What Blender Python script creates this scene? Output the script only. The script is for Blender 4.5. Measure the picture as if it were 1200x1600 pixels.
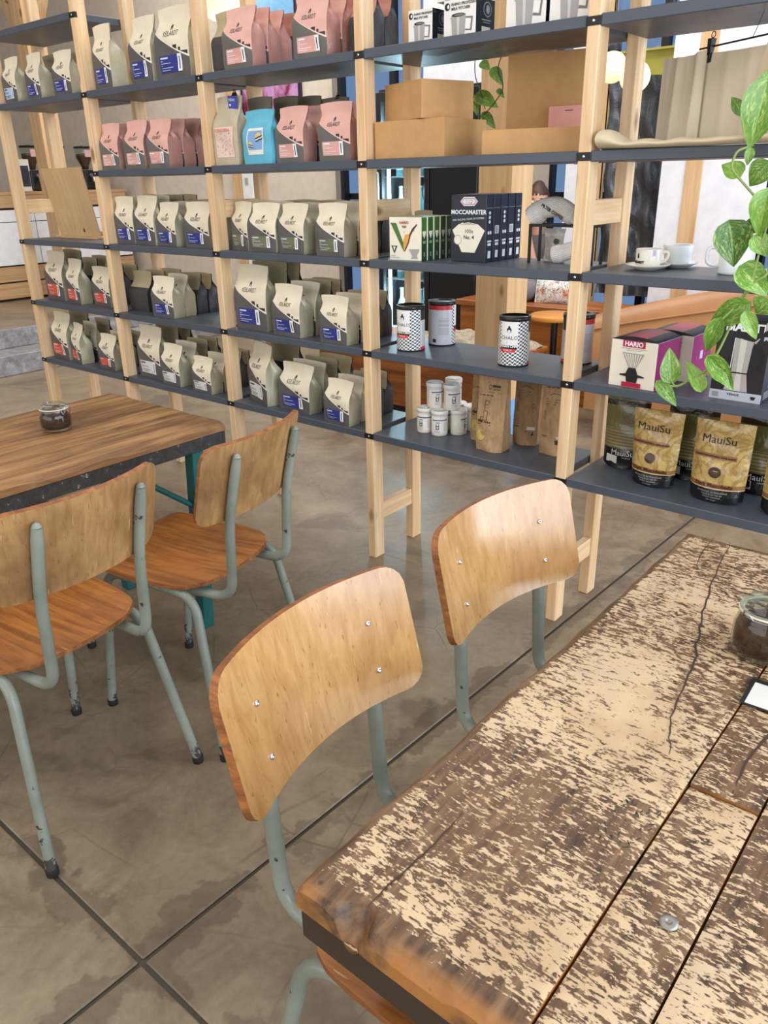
import bpy, bmesh, math, random
from mathutils import Vector, Matrix
for o in list(bpy.data.objects): bpy.data.objects.remove(o)
SC = bpy.context.scene
COL = SC.collection
PI = math.pi
R = math.radians

# ------------------------------------------------------------------ camera
PITCH, ROLL, YAW = 0.40201, -0.020366, -0.700486
CAM = Vector((4.288, -2.139, 1.404))
fwd = Vector((math.sin(YAW)*math.cos(PITCH), math.cos(YAW)*math.cos(PITCH), -math.sin(PITCH)))
rgt = Vector((math.cos(YAW), -math.sin(YAW), 0)); upv = rgt.cross(fwd)
r2 = math.cos(ROLL)*rgt + math.sin(ROLL)*upv
u2 = -math.sin(ROLL)*rgt + math.cos(ROLL)*upv
cd = bpy.data.cameras.new('camera'); cam = bpy.data.objects.new('camera', cd); COL.objects.link(cam)
mw = Matrix((( r2.x, u2.x, -fwd.x, CAM.x), (r2.y, u2.y, -fwd.y, CAM.y), (r2.z, u2.z, -fwd.z, CAM.z), (0, 0, 0, 1)))
cam.matrix_world = mw
cd.sensor_fit = 'VERTICAL'; cd.sensor_height = 24.0; cd.lens = 1223.95/1600*24.0
cd.clip_start = 0.02; cd.clip_end = 200
SC.camera = cam

# ------------------------------------------------------------------ world, daylight, exposure
W = bpy.data.worlds.new('sky'); SC.world = W; W.use_nodes = True
wn = W.node_tree.nodes; wb = wn['Background']
wb.inputs['Color'].default_value = (0.50, 0.68, 1.0, 1); wb.inputs['Strength'].default_value = 0.8

def area(name, loc, target, sx, sy, power, color):
    l = bpy.data.lights.new(name, 'AREA'); l.shape = 'RECTANGLE'; l.size = sx; l.size_y = sy
    l.energy = power; l.color = color
    o = bpy.data.objects.new(name, l); COL.objects.link(o); o.location = loc
    o.rotation_euler = (Vector(target)-Vector(loc)).to_track_quat('-Z', 'Y').to_euler()
    return o
# daylight entering through the glazed right-hand wall, the windows behind the camera and the roof lights
area('daylight_right', (6.45, -0.6, 1.75), (0, -0.6, 1.75), 6.4, 3.3, 520, (0.82, 0.91, 1.0))
area('daylight_front', (1.6, -5.85, 2.1), (1.6, 0, 1.1), 7.5, 2.6, 190, (1.0, 0.95, 0.88))
area('daylight_roof_a', (1.4, -2.2, 4.12), (1.4, -2.2, 0), 5.0, 1.4, 120, (1.0, 0.93, 0.84))
area('daylight_roof_b', (0.6, 2.0, 4.12), (0.6, 2.0, 0), 7.0, 1.4, 270, (1.0, 0.95, 0.9))
area('daylight_back', (0.0, 3.34, 2.75), (0, -1, 1.4), 5.0, 1.0, 40, (0.75, 0.87, 1.0))
vs = SC.view_settings
vs.view_transform = 'Standard'; vs.look = 'None'; vs.gamma = 1.0; vs.use_curve_mapping = False
vs.exposure = -0.60

# ------------------------------------------------------------------ node helpers
def srgb(r, g, b):
    def c(x):
        x /= 255.0
        return x/12.92 if x <= 0.04045 else ((x+0.055)/1.055)**2.4
    return (c(r), c(g), c(b), 1.0)

class NT:
    def __init__(s, name):
        s.mat = bpy.data.materials.new(name); s.mat.use_nodes = True
        s.t = s.mat.node_tree; s.b = s.t.nodes['Principled BSDF']
    def n(s, typ, **kw):
        x = s.t.nodes.new(typ)
        for k, v in kw.items(): setattr(x, k, v)
        return x
    def put(s, sock, v):
        if isinstance(v, bpy.types.NodeSocket): s.t.links.new(v, sock)
        elif v is not None: sock.default_value = v
    def coord(s, kind='Object'): return s.n('ShaderNodeTexCoord').outputs[kind]
    def rnd(s): return s.n('ShaderNodeObjectInfo').outputs['Random']
    def map(s, vec, scale=(1, 1, 1), loc=(0, 0, 0), rot=(0, 0, 0)):
        m = s.n('ShaderNodeMapping'); s.put(m.inputs['Vector'], vec)
        m.inputs['Scale'].default_value = scale; s.put(m.inputs['Location'], loc); m.inputs['Rotation'].default_value = rot
        return m.outputs[0]
    def noise(s, vec, scale, detail=3, rough=0.55, dist=0.0):
        x = s.n('ShaderNodeTexNoise'); s.put(x.inputs['Vector'], vec)
        x.inputs['Scale'].default_value = scale; x.inputs['Detail'].default_value = detail
        x.inputs['Roughness'].default_value = rough; x.inputs['Distortion'].default_value = dist
        return x.outputs['Fac']
    def vor(s, vec, scale, feature='F1'):
        x = s.n('ShaderNodeTexVoronoi', feature=feature); s.put(x.inputs['Vector'], vec); x.inputs['Scale'].default_value = scale
        return x.outputs['Distance']
    def ramp(s, fac, stops):
        x = s.n('ShaderNodeValToRGB'); s.put(x.inputs['Fac'], fac); e = x.color_ramp.elements
        while len(e) < len(stops): e.new(0.5)
        for i, (p, c) in enumerate(stops):
            e[i].position = p; e[i].color = c if hasattr(c, '__len__') else (c, c, c, 1)
        return x.outputs['Color']
    def m(s, op, a, b=None, c=None, clamp=False):
        x = s.n('ShaderNodeMath', operation=op); x.use_clamp = clamp
        s.put(x.inputs[0], a); s.put(x.inputs[1], b)
        if c is not None: s.put(x.inputs[2], c)
        return x.outputs[0]
    def mix(s, fac, a, b, blend='MIX'):
        x = s.n('ShaderNodeMix', data_type='RGBA', blend_type=blend)
        s.put(x.inputs[0], fac); s.put(x.inputs[6], a); s.put(x.inputs[7], b)
        return x.outputs[2]
    def bump(s, h, strength=0.2, dist=0.002):
        x = s.n('ShaderNodeBump'); s.put(x.inputs['Height'], h)
        x.inputs['Strength'].default_value = strength; x.inputs['Distance'].default_value = dist
        s.t.links.new(x.outputs[0], s.b.inputs['Normal'])
    def out(s, color=None, rough=None, metal=None, spec=None, **kw):
        if color is not None: s.put(s.b.inputs['Base Color'], color)
        if rough is not None: s.put(s.b.inputs['Roughness'], rough)
        if metal is not None: s.put(s.b.inputs['Metallic'], metal)
        if spec is not None: s.put(s.b.inputs['Specular IOR Level'], spec)
        for k, v in kw.items(): s.put(s.b.inputs[k.replace('_', ' ')], v)
        return s.mat
    def sep(s, vec):
        x = s.n('ShaderNodeSeparateXYZ'); s.put(x.inputs[0], vec); return x.outputs
    def comb(s, x, y, z):
        k = s.n('ShaderNodeCombineXYZ'); s.put(k.inputs[0], x); s.put(k.inputs[1], y); s.put(k.inputs[2], z); return k.outputs[0]

_plain = {}
def plain(name, rgb, rough=0.6, metal=0.0, var=0.06, scale=12.0, bump=0.0, **kw):
    if name in _plain: return _plain[name]
    t = NT(name); c = srgb(*rgb)
    f = t.noise(t.coord(), scale, 3)
    lo = tuple(x*(1-var) for x in c[:3])+(1,); hi = tuple(min(1, x*(1+var)) for x in c[:3])+(1,)
    col = t.ramp(f, [(0.3, lo), (0.7, hi)])
    if bump: t.bump(t.noise(t.coord(), scale*6, 3), bump)
    _plain[name] = t.out(col, rough, metal, **kw); return _plain[name]
def emit(name, rgb, strength):
    if name in _plain: return _plain[name]
    t = NT(name); c = srgb(*rgb)
    _plain[name] = t.out(c, 0.5, Emission_Color=c, Emission_Strength=strength); return _plain[name]

# ------------------------------------------------------------------ geometry helpers
class G:
    def __init__(s): s.v = []; s.f = []; s.mi = []; s.sm = []; s.uv = []
    def add(s, verts, faces, mat=0, smooth=False, uvs=None):
        b = len(s.v); s.v += [tuple(x) for x in verts]
        for i, f in enumerate(faces):
            s.f.append([b+k for k in f]); s.mi.append(mat[i] if isinstance(mat, list) else mat); s.sm.append(smooth)
            s.uv.append([uvs[k] for k in f] if uvs else None)
        return s
    def box(s, x0, x1, y0, y1, z0, z1, mat=0):
        v = [(x0,y0,z0),(x1,y0,z0),(x1,y1,z0),(x0,y1,z0),(x0,y0,z1),(x1,y0,z1),(x1,y1,z1),(x0,y1,z1)]
        return s.add(v, [(3,2,1,0),(4,5,6,7),(0,1,5,4),(1,2,6,5),(2,3,7,6),(3,0,4,7)], mat)
    def hexa(s, b, t, mat=0):   # 4 bottom + 4 top points, counter-clockwise from above
        return s.add(list(b)+list(t), [(3,2,1,0),(4,5,6,7),(0,1,5,4),(1,2,6,5),(2,3,7,6),(3,0,4,7)], mat)
    def tube(s, pts, r, n=10, mat=0, caps=True, smooth=True):
        P = [Vector(p) for p in pts]; rs = r if hasattr(r, '__len__') else [r]*len(P)
        T = []
        for i in range(len(P)):
            a = P[max(i-1, 0)]; b = P[min(i+1, len(P)-1)]; T.append((b-a).normalized())
        ref = Vector((0, 0, 1)) if abs(T[0].z) < 0.9 else Vector((1, 0, 0))
        N = (ref - T[0]*ref.dot(T[0])).normalized(); vs_ = []
        for i, p in enumerate(P):
            N = (N - T[i]*N.dot(T[i]))
            N = N.normalized() if N.length > 1e-6 else Vector((1, 0, 0))
            B = T[i].cross(N)
            for k in range(n):
                a = 2*PI*k/n; vs_.append(p + (N*math.cos(a)+B*math.sin(a))*rs[i])
        F = []
        for i in range(len(P)-1):
            for k in range(n):
                k2 = (k+1) % n; F.append((i*n+k, i*n+k2, (i+1)*n+k2, (i+1)*n+k))
        s.add(vs_, F, mat, smooth)
        if caps:
            s.add(vs_[:n], [tuple(range(n))[::-1]], mat); s.add(vs_[-n:], [tuple(range(n))], mat)
        return s
    def lathe(s, prof, n=24, mat=0, smooth=True, c=(0, 0, 0), mats=None, a0=0, a1=2*PI):
        full = abs(a1-a0-2*PI) < 1e-6; m = n if full else n+1; vs_ = []; uv = []
        L = len(prof)
        for j, (r, z) in enumerate(prof):
            for k in range(m):
                a = a0+(a1-a0)*k/n; vs_.append((c[0]+r*math.cos(a), c[1]+r*math.sin(a), c[2]+z)); 
        F = []; M_ = []
        for j in range(L-1):
            for k in range(n):
                k2 = (k+1) % m; F.append((j*m+k, j*m+k2, (j+1)*m+k2, (j+1)*m+k)); M_.append(mats[j] if mats else mat)
        s.add(vs_, F, M_, smooth); return s
    def grid(s, fn, nu, nv, mat=0, smooth=True, uv=None, flip=False):
        vs_ = [fn(i/nu, j/nv) for j in range(nv+1) for i in range(nu+1)]
        uvs = [(uv(i/nu, j/nv) if uv else (i/nu, j/nv)) for j in range(nv+1) for i in range(nu+1)]
        F = []
        for j in range(nv):
            for i in range(nu):
                q = (j*(nu+1)+i, j*(nu+1)+i+1, (j+1)*(nu+1)+i+1, (j+1)*(nu+1)+i); F.append(q[::-1] if flip else q)
        s.add(vs_, F, mat, smooth, uvs); return s
    def prism(s, pts, axis='z', a=0.0, b=0.01, mat=0, smooth=False):   # extrude polygon (2d) between a and b along an axis
        n = len(pts)
        def P(p, h):
            return {'z': (p[0], p[1], h), 'y': (p[0], h, p[1]), 'x': (h, p[0], p[1])}[axis]
        vs_ = [P(p, a) for p in pts]+[P(p, b) for p in pts]
        F = [tuple(range(n))[::-1], tuple(range(n, 2*n))]+[(i, (i+1) % n, n+(i+1) % n, n+i) for i in range(n)]
        return s.add(vs_, F, mat, smooth)
    def flat(s, pts, mat=0):      # decal polygon in the XZ plane facing -Y
        return s.add([(p[0], 0.0, p[1]) for p in pts], [tuple(range(len(pts)))], mat)
    def rect(s, x0, x1, z0, z1, mat=0): return s.flat([(x0, z0), (x1, z0), (x1, z1), (x0, z1)], mat)
    def disc(s, cx, cz, r, mat=0, n=16, rz=None):
        rz = rz or r
        return s.flat([(cx+r*math.cos(2*PI*k/n), cz+rz*math.sin(2*PI*k/n)) for k in range(n)], mat)
    def mesh(s, name, bevel=0.0, seg=1, fixn=False):
        me = bpy.data.meshes.new(name); me.from_pydata(s.v, [], s.f)
        me.polygons.foreach_set('material_index', s.mi); me.polygons.foreach_set('use_smooth', s.sm)
        if any(u for u in s.uv):
            l = me.uv_layers.new(name='UVMap'); i = 0
            for u, f in zip(s.uv, s.f):
                for k in range(len(f)): l.data[i].uv = u[k] if u else (-1, -1); i += 1
        if bevel or fixn:
            bm = bmesh.new(); bm.from_mesh(me)
            if fixn: bmesh.ops.recalc_face_normals(bm, faces=bm.faces)
            if bevel:
                ed = [e for e in bm.edges if len(e.link_faces) == 2 and e.calc_face_angle(0) > 0.6]
                bmesh.ops.bevel(bm, geom=ed, offset=bevel, segments=seg, affect='EDGES', profile=0.6, clamp_overlap=True)
            bm.to_mesh(me); bm.free()
        me.update(); return me

def fillet(pts, r, n=6):
    """polyline with rounded corners"""
    P = [Vector(p) for p in pts]; out = [P[0]]
    for i in range(1, len(P)-1):
        rr = r[i-1] if hasattr(r, '__len__') else r
        a = (P[i-1]-P[i]); b = (P[i+1]-P[i]); d = min(rr, a.length*0.49, b.length*0.49)
        p0 = P[i]+a.normalized()*d; p1 = P[i]+b.normalized()*d
        for k in range(n+1):
            t = k/n; out.append(p0*(1-t)**2 + P[i]*2*t*(1-t) + p1*t*t)
    out.append(P[-1]); return out

def rrect(x0, x1, y0, y1, r, n=5):
    o = []
    for cx, cy, a in ((x1-r, y1-r, 0), (x0+r, y1-r, 90), (x0+r, y0+r, 180), (x1-r, y0+r, 270)):
        for k in range(n+1):
            t = R(a+90*k/n); o.append((cx+r*math.cos(t), cy+r*math.sin(t)))
    return o

def obj(name, me, mats=None, parent=None, loc=(0, 0, 0), rot=(0, 0, 0), scale=None):
    if mats is not None and len(me.materials) == 0:
        for m_ in (mats if isinstance(mats, (list, tuple)) else [mats]): me.materials.append(m_)
    o = bpy.data.objects.new(name, me); COL.objects.link(o)
    if parent: o.parent = parent
    o.location = loc; o.rotation_euler = rot
    if scale: o.scale = scale
    return o
def tag(o, label=None, cat=None, group=None, kind=None):
    if label: o['label'] = label
    if cat: o['category'] = cat
    if group: o['group'] = group
    if kind: o['kind'] = kind
    return o
def thing(name, label, cat, loc=(0, 0, 0), rotz=0.0, group=None):
    o = bpy.data.objects.new(name, None); COL.objects.link(o); o.empty_display_size = 0.05
    o.location = loc; o.rotation_euler = (0, 0, rotz)
    return tag(o, label, cat, group)
def struct(name, me, mats, parent=None, label=None):
    o = obj(name, me, mats, parent); 
    if not parent:
        o['kind'] = 'structure'
        if label: o['label'] = label
    return o

_txt = {}
def text_mesh(body, size, align='CENTER', bold=0.0, wrap=None, spacing=1.0, shear=0.0):
    key = (body, size, align, bold, wrap, spacing, shear)
    if key in _txt: return _txt[key]
    c = bpy.data.curves.new('lettering', 'FONT'); c.body = body; c.size = size; c.align_x = align; c.offset = bold
    c.space_character = spacing; c.resolution_u = 2; c.fill_mode = 'FRONT'; c.shear = shear
    o = bpy.data.objects.new('lettering', c); COL.objects.link(o)
    dg = bpy.context.evaluated_depsgraph_get()
    me = bpy.data.meshes.new_from_object(o.evaluated_get(dg)); me.name = 'lettering'
    bpy.data.objects.remove(o); bpy.data.curves.remove(c); me.materials.clear()
    if wrap:
        for v in me.vertices:
            a = v.co.x/wrap; v.co = Vector((wrap*math.sin(a), v.co.y, wrap*math.cos(a)))
    _txt[key] = me; return me
FRONT = (PI/2, 0, 0)          # lettering facing -Y
SIDE = (PI/2, 0, PI/2)        # lettering facing +X
TOP = (0, 0, 0)
def text(body, size, mat, parent, loc, rot=FRONT, name='lettering', **kw):
    me = text_mesh(body, size, **kw)
    if len(me.materials) == 0: me.materials.append(mat)
    elif me.materials[0] != mat:
        me = me.copy(); me.materials[0] = mat
    return obj(name, me, None, parent, loc, rot)
# ------------------------------------------------------------------ materials
def wood(name, light, dark, axis='z', rough=0.55, knots=True, grain=1.0, knotcol=(120, 78, 42), bump=0.08):
    t = NT(name); rn = t.rnd()
    off = t.comb(t.m('MULTIPLY', rn, 37.0), t.m('MULTIPLY', rn, 91.0), t.m('MULTIPLY', rn, 53.0))
    sc = {'x': (0.05, 1, 1), 'y': (1, 0.05, 1), 'z': (1, 1, 0.05)}[axis]
    v = t.map(t.coord(), sc, off)
    f = t.noise(v, 38*grain, 4, 0.6, 0.6)
    f2 = t.noise(v, 140*grain, 2)
    fac = t.m('ADD', t.m('MULTIPLY', f, 0.75), t.m('MULTIPLY', f2, 0.25))
    col = t.ramp(fac, [(0.32, srgb(*dark)), (0.50, tuple((a+b)/2 for a, b in zip(srgb(*light), srgb(*dark)))), (0.62, srgb(*light))])
    tint = t.ramp(rn, [(0, (0.93, 0.92, 0.90, 1)), (1, (1.03, 1.0, 0.96, 1))])
    col = t.mix(1.0, col, tint, 'MULTIPLY')
    if knots:
        ks = {'x': (0.45, 1, 1), 'y': (1, 0.45, 1), 'z': (1, 1, 0.45)}[axis]
        k = t.vor(t.map(t.coord(), ks, off), 7.5)
        km = t.ramp(k, [(0.07, 1.0), (0.15, 0.0)])
        col = t.mix(t.m('MULTIPLY', km, 0.8), col, srgb(*knotcol))
    t.bump(fac, bump, 0.002)
    return t.out(col, rough)
PINE_Z = wood('pine_upright', (238, 208, 168), (216, 174, 126), 'z')
PINE_Y = wood('pine_rung', (238, 208, 168), (216, 174, 126), 'y')
PINE_X = wood('pine_rail', (226, 196, 150), (200, 160, 108), 'x')
TIMBER = wood('timber_column', (222, 188, 144), (196, 156, 110), 'z', grain=0.5)
SLATW = wood('slat_wood', (205, 170, 128), (176, 138, 98), 'y')
ORANGEPLY_X = wood('orange_plywood', (190, 116, 52), (112, 58, 22), 'x', 0.4, False, 0.35)
BOARDW = wood('birch_board', (206, 176, 132), (190, 158, 114), 'z', 0.6, False, 0.5, bump=0.02)

def painted(name, rgb, rough=0.45, var=0.08, bump=0.05):
    t = NT(name); c = srgb(*rgb); f = t.noise(t.coord(), 6, 4)
    col = t.ramp(f, [(0.3, tuple(x*(1-var) for x in c[:3])+(1,)), (0.7, tuple(x*(1+var) for x in c[:3])+(1,))])
    t.bump(t.noise(t.coord(), 220, 2), bump, 0.0006)
    return t.out(col, t.ramp(f, [(0.3, rough*0.85), (0.7, rough*1.1)]))
SHELF = painted('slate_shelf_paint', (76, 82, 91), 0.42)
BLACKM = plain('black_steel', (22, 22, 24), 0.4, 0.2)
SCREWM = plain('bright_screw', (205, 205, 205), 0.25, 0.9)
WHITEP = plain('white_wall_paint', (226, 226, 230), 0.8)
CREAMP = plain('cream_wall_paint', (214, 202, 186), 0.85)
GREYP = plain('grey_ceiling_paint', (205, 203, 200), 0.9)
PANELW = plain('white_panel', (236, 237, 240), 0.5)
BLACKF = plain('black_frame', (20, 21, 24), 0.45)
DARKGAP = plain('joint_grit', (82, 72, 60), 0.95)

def concrete():
    t = NT('worn_concrete'); v = t.coord()
    a = t.noise(v, 0.9, 5, 0.62, 0.6); b = t.noise(v, 5.5, 6, 0.68, 0.9); c = t.noise(v, 42, 4, 0.6)
    f = t.m('ADD', t.m('MULTIPLY', a, 0.45), t.m('ADD', t.m('MULTIPLY', b, 0.40), t.m('MULTIPLY', c, 0.15)))
    col = t.ramp(f, [(0.30, srgb(86, 72, 57)), (0.46, srgb(124, 107, 86)), (0.58, srgb(148, 130, 106)), (0.74, srgb(170, 152, 126))])
    # dark damp-looking stains with an edge of their own
    st = t.noise(t.map(v, (1, 1, 1), (3.1, 7.7, 0)), 1.7, 4, 0.55, 0.5)
    col = t.mix(t.m('MULTIPLY', t.ramp(st, [(0.60, 0.0), (0.635, 1.0)]), 0.42), col, srgb(84, 72, 60))
    # grime worked in beside the saw cuts
    px, py, _ = t.sep(v)
    d1 = t.m('ABSOLUTE', t.m('SUBTRACT', px, t.m('ADD', 3.262, t.m('MULTIPLY', py, 0.026)))); d2 = t.m('ABSOLUTE', t.m('ADD', py, 1.636))
    dj = t.m('SUBTRACT', t.m('MINIMUM', d1, d2), t.m('MULTIPLY', t.m('SUBTRACT', t.noise(v, 7, 4, 0.6), 0.42), 0.34))
    col = t.mix(t.m('MULTIPLY', t.ramp(dj, [(0.0, 1.0), (0.016, 0.0)]), 0.42), col, srgb(74, 61, 48))
    # hairline crazing
    w = t.mix(0.12, v, t.n('ShaderNodeTexNoise').outputs['Color'])
    e = t.vor(w, 4.2, 'DISTANCE_TO_EDGE')
    cr = t.m('MULTIPLY', t.ramp(e, [(0.0, 1.0), (0.014, 0.0)]), t.ramp(t.noise(v, 2.3, 2), [(0.48, 0.0), (0.62, 0.6)]))
    col = t.mix(cr, col, srgb(92, 78, 64))
    # scuffs: thin scratches in two directions
    for rot, off in ((0.5, 0.0), (1.9, 4.0)):
        s1 = t.noise(t.map(v, (26, 0.9, 1), (off, off, 0), (0, 0, rot)), 2.0, 2)
        m1 = t.m('MULTIPLY', t.ramp(s1, [(0.70, 0.0), (0.74, 1.0)]), t.ramp(t.noise(v, 3.0+off, 2), [(0.5, 0.0), (0.6, 0.45)]))
        col = t.mix(m1, col, srgb(84, 70, 58))
    t.bump(f, 0.12, 0.004)
    return t.out(col, t.ramp(b, [(0.3, 0.30), (0.7, 0.52)]), spec=0.45)
CONC = concrete()
def step_concrete():
    t = NT('galvanised_step'); f = t.noise(t.coord(), 14, 5, 0.7)
    return t.out(t.ramp(f, [(0.35, srgb(120, 116, 116)), (0.6, srgb(158, 156, 158)), (0.75, srgb(196, 196, 200))]), 0.6)
STEPM = step_concrete()
def glass(name, rgb=(255, 255, 255), rough=0.0, thin=True, alpha=0.12):
    t = NT(name); nt = t.t; tr = t.n('ShaderNodeBsdfTransparent'); gl = t.n('ShaderNodeBsdfGlossy')
    tr.inputs['Color'].default_value = srgb(*rgb); gl.inputs['Roughness'].default_value = 0.02
    fr = t.n('ShaderNodeLayerWeight'); fr.inputs['Blend'].default_value = 0.5
    k = t.m('ADD', 0.035, t.m('MULTIPLY', t.m('POWER', fr.outputs['Facing'], 4.0), 0.55))
    mx = t.n('ShaderNodeMixShader'); nt.links.new(k, mx.inputs[0]); nt.links.new(tr.outputs[0], mx.inputs[1]); nt.links.new(gl.outputs[0], mx.inputs[2])
    nt.links.new(mx.outputs[0], nt.nodes['Material Output'].inputs['Surface'])
    return t.mat
GLASS = glass('clear_glass', (244, 250, 248))
PANE = glass('window_pane', (225, 236, 245))

# ------------------------------------------------------------------ the room
X0, X1, Y0, Y1, ZC = -6.6, 6.6, -6.0, 3.45, 4.2
fl = G().box(X0-0.1, X1+0.1, Y0-0.1, Y1+0.1, -0.10, -0.0062)
floor = struct('floor', fl.mesh('floor'), DARKGAP, label='worn brown grey polished concrete floor with saw-cut joints')
JX = [X0-0.1, -0.40, 3.262, X1+0.1]; JY = [Y0-0.1, -1.636, 2.1, Y1+0.1]; gw = 0.0045
def slab(x0, x1, y0, y1):
    k = lambda x, y: x+(0.026*y if -1 < x < 4 else 0.0)          # the saw cuts run slightly askew
    q = [(k(x0, y0), y0), (k(x1, y0), y0), (k(x1, y1), y1), (k(x0, y1), y1)]
    g = G().hexa([(a, b, -0.006) for a, b in q], [(a, b, 0.0) for a, b in q])
    obj('floor_slab', g.mesh('floor_slab', 0.003), CONC, floor)
for i in range(3):
    for j in range(3):
        slab(JX[i]+gw, JX[i+1]-gw, JY[j]+gw, JY[j+1]-gw)
# ceiling with two roof lights
g = G()
for (x0, x1, y0, y1) in ((X0, X1, Y0, -2.95), (X0, X1, -1.45, 1.25), (X0, X1, 2.75, Y1), (X0, -1.15, -2.95, -1.45), (3.95, X1, -2.95, -1.45), (X0, -2.95, 1.25, 2.75), (4.15, X1, 1.25, 2.75)):
    g.box(x0, x1, y0, y1, ZC, ZC+0.1)
struct('ceiling', g.mesh('ceiling'), GREYP, label='pale grey ceiling with two long roof lights')
def window(n, axis, pos, a0, a1, z0, z1, nx, nz, label):
    """frame with bars and a glass pane per light; axis 'x' spans x at y=pos, 'y' spans y at x=pos, 'z' lies in the ceiling"""
    fr = G(); w = 0.05
    def put(g, p0, p1, q0, q1, t=0.06, m=0):
        if axis == 'x': g.box(p0, p1, pos-t/2, pos+t/2, q0, q1, m)
        else: g.box(pos-t/2, pos+t/2, p0, p1, q0, q1, m)
    put(fr, a0, a1, z0, z0+w); put(fr, a0, a1, z1-w, z1)
    for i in range(nx+1):
        c = a0+(a1-a0)*i/nx; put(fr, max(a0, c-w/2), min(a1, c+w/2), z0, z1, 0.062)
    for j in range(1, nz):
        c = z0+(z1-z0)*j/nz; put(fr, a0, a1, c-w/2, c+w/2, 0.058)
    o = struct('window_%d' % n, fr.mesh('window_frame'), BLACKF, label=label)
    for i in range(nx):
        for j in range(nz):
            p = G(); put(p, a0+(a1-a0)*i/nx+w/2, a0+(a1-a0)*(i+1)/nx-w/2, z0+(z1-z0)*j/nz+w/2, z0+(z1-z0)*(j+1)/nz-w/2, 0.006)
            obj('pane', p.mesh('pane'), PANE, o)
    return o
def wall_with_holes(name, axis, p0, p1, a0, a1, holes, mat, label):
    g = G(); xs = sorted({a0, a1, *[h[0] for h in holes], *[h[1] for h in holes]})
    def put(a, b, z0, z1):
        if axis == 'x': g.box(a, b, p0, p1, z0, z1)
        else: g.box(p0, p1, a, b, z0, z1)
    for a, b in zip(xs, xs[1:]):
        cut = sorted([(h[2], h[3]) for h in holes if h[0] <= a+1e-6 and h[1] >= b-1e-6]); z = 0.0
        for c0, c1 in cut:
            if c0 > z: put(a, b, z, c0)
            z = c1
        if z < ZC: put(a, b, z, ZC)
    return struct(name, g.mesh(name), mat, label=label)
wall_with_holes('wall_right', 'y', X1-0.02, X1+0.1, Y0, Y1, [(-3.8, 2.6, 0.05, 3.45)], WHITEP, 'white right-hand wall with a wide window')
window(1, 'y', X1+0.04, -3.8, 2.6, 0.05, 3.45, 5, 2, 'black framed wide window in the right-hand wall')
wall_with_holes('wall_front', 'x', Y0-0.1, Y0, X0, X1, [(-2.2, 5.4, 0.8, 3.4)], WHITEP, 'white wall behind the viewer with a long window')
window(2, 'x', Y0-0.04, -2.2, 5.4, 0.8, 3.4, 6, 2, 'black framed long window behind the viewer')
wall_with_holes('wall_left', 'y', X0-0.1, X0+0.02, Y0, Y1, [], CREAMP, 'cream plaster wall behind the counter')
# back wall: cream on the left, glazed in the middle and right
g = G()
for (x0, x1, z0, z1) in ((X0, -0.80, 0, ZC), (-0.80, X1, 0, 0.25), (-0.80, X1, 3.3, ZC), (0.95, 1.25, 0.25, 3.3)):
    g.box(x0, x1, Y1-0.05, Y1+0.05, z0, z1)
struct('wall_back', g.mesh('wall_back'), CREAMP, label='cream back wall ending at a tall glazed opening')
window(3, 'x', Y1-0.01, -0.80, 0.95, 0.25, 3.3, 3, 3, 'black framed tall window in the back wall beside the drinks fridge')
window(4, 'x', Y1-0.01, 1.25, X1, 0.25, 3.3, 7, 3, 'black framed glazing along the back wall behind the sofa')
g = G().box(X0, -0.82, Y1-0.075, Y1-0.05, 0, 0.09)
struct('baseboard_back', g.mesh('baseboard'), PANELW, label='white baseboard along the cream back wall')
# raised platform with two steps on the left
st = G().box(X0, -2.32, -4.0, Y1-0.06, 0.165, 0.31)
pl = struct('floor_platform', st.mesh('platform'), CONC, label='raised concrete platform carrying the counter')
pl.name = 'floor_platform'
obj('step', G().box(-2.34, -2.02, -4.0, Y1-0.06, 0.0, 0.16).mesh('step', 0.006), STEPM, pl)
obj('step', G().box(-2.36, -2.319, -4.0, Y1-0.06, 0.162, 0.312).mesh('step', 0.004), STEPM, pl)
obj('platform_base', G().box(X0, -2.36, -4.0, Y1-0.06, 0.0, 0.164).mesh('platform_base'), STEPM, pl)
# ------------------------------------------------------------------ school chairs
def veneer(name, light, mid, dark, rough=0.28, worn=0.5, gr=(1, 1, 0.06)):
    t = NT(name); v = t.map(t.coord(), gr); rn = t.rnd()
    off = t.comb(t.m('MULTIPLY', rn, 17.0), t.m('MULTIPLY', rn, 31.0), 0.0)
    v = t.map(v, (1, 1, 1), off)
    f = t.noise(v, 60, 4, 0.6, 0.4); b = t.noise(t.map(t.coord(), (1, 1, 1), off), 5, 4, 0.6)
    col = t.ramp(f, [(0.35, srgb(*mid)), (0.60, srgb(*light))])
    col = t.mix(t.m('MULTIPLY', t.ramp(b, [(0.45, 0.0), (0.70, 1.0)]), worn), col, srgb(*dark))
    # fine dark checks along the grain
    c = t.noise(t.map(t.coord(), gr, off), 210, 2)
    col = t.mix(t.m('MULTIPLY', t.ramp(c, [(0.66, 0.0), (0.72, 1.0)]), 0.55), col, srgb(96, 56, 24))
    s1 = t.noise(t.map(t.coord(), (3, 40, 4), off, (0.3, 0.2, 0.5)), 3.0, 2)
    col = t.mix(t.m('MULTIPLY', t.ramp(s1, [(0.72, 0.0), (0.75, 1.0)]), 0.35), col, srgb(232, 205, 160))
    t.bump(c, 0.05, 0.001)
    return t.out(col, t.ramp(b, [(0.3, rough), (0.7, rough+0.12)]), spec=0.5, Coat_Weight=0.8 if rough < 0.3 else 0.0, Coat_Roughness=0.16)
VEN_F = veneer('honey_veneer', (186, 142, 88), (167, 121, 69), (142, 96, 55), 0.17)
VEN_B = veneer('dull_veneer', (174, 133, 84), (152, 110, 64), (110, 76, 42), 0.5, 0.8)
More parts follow.
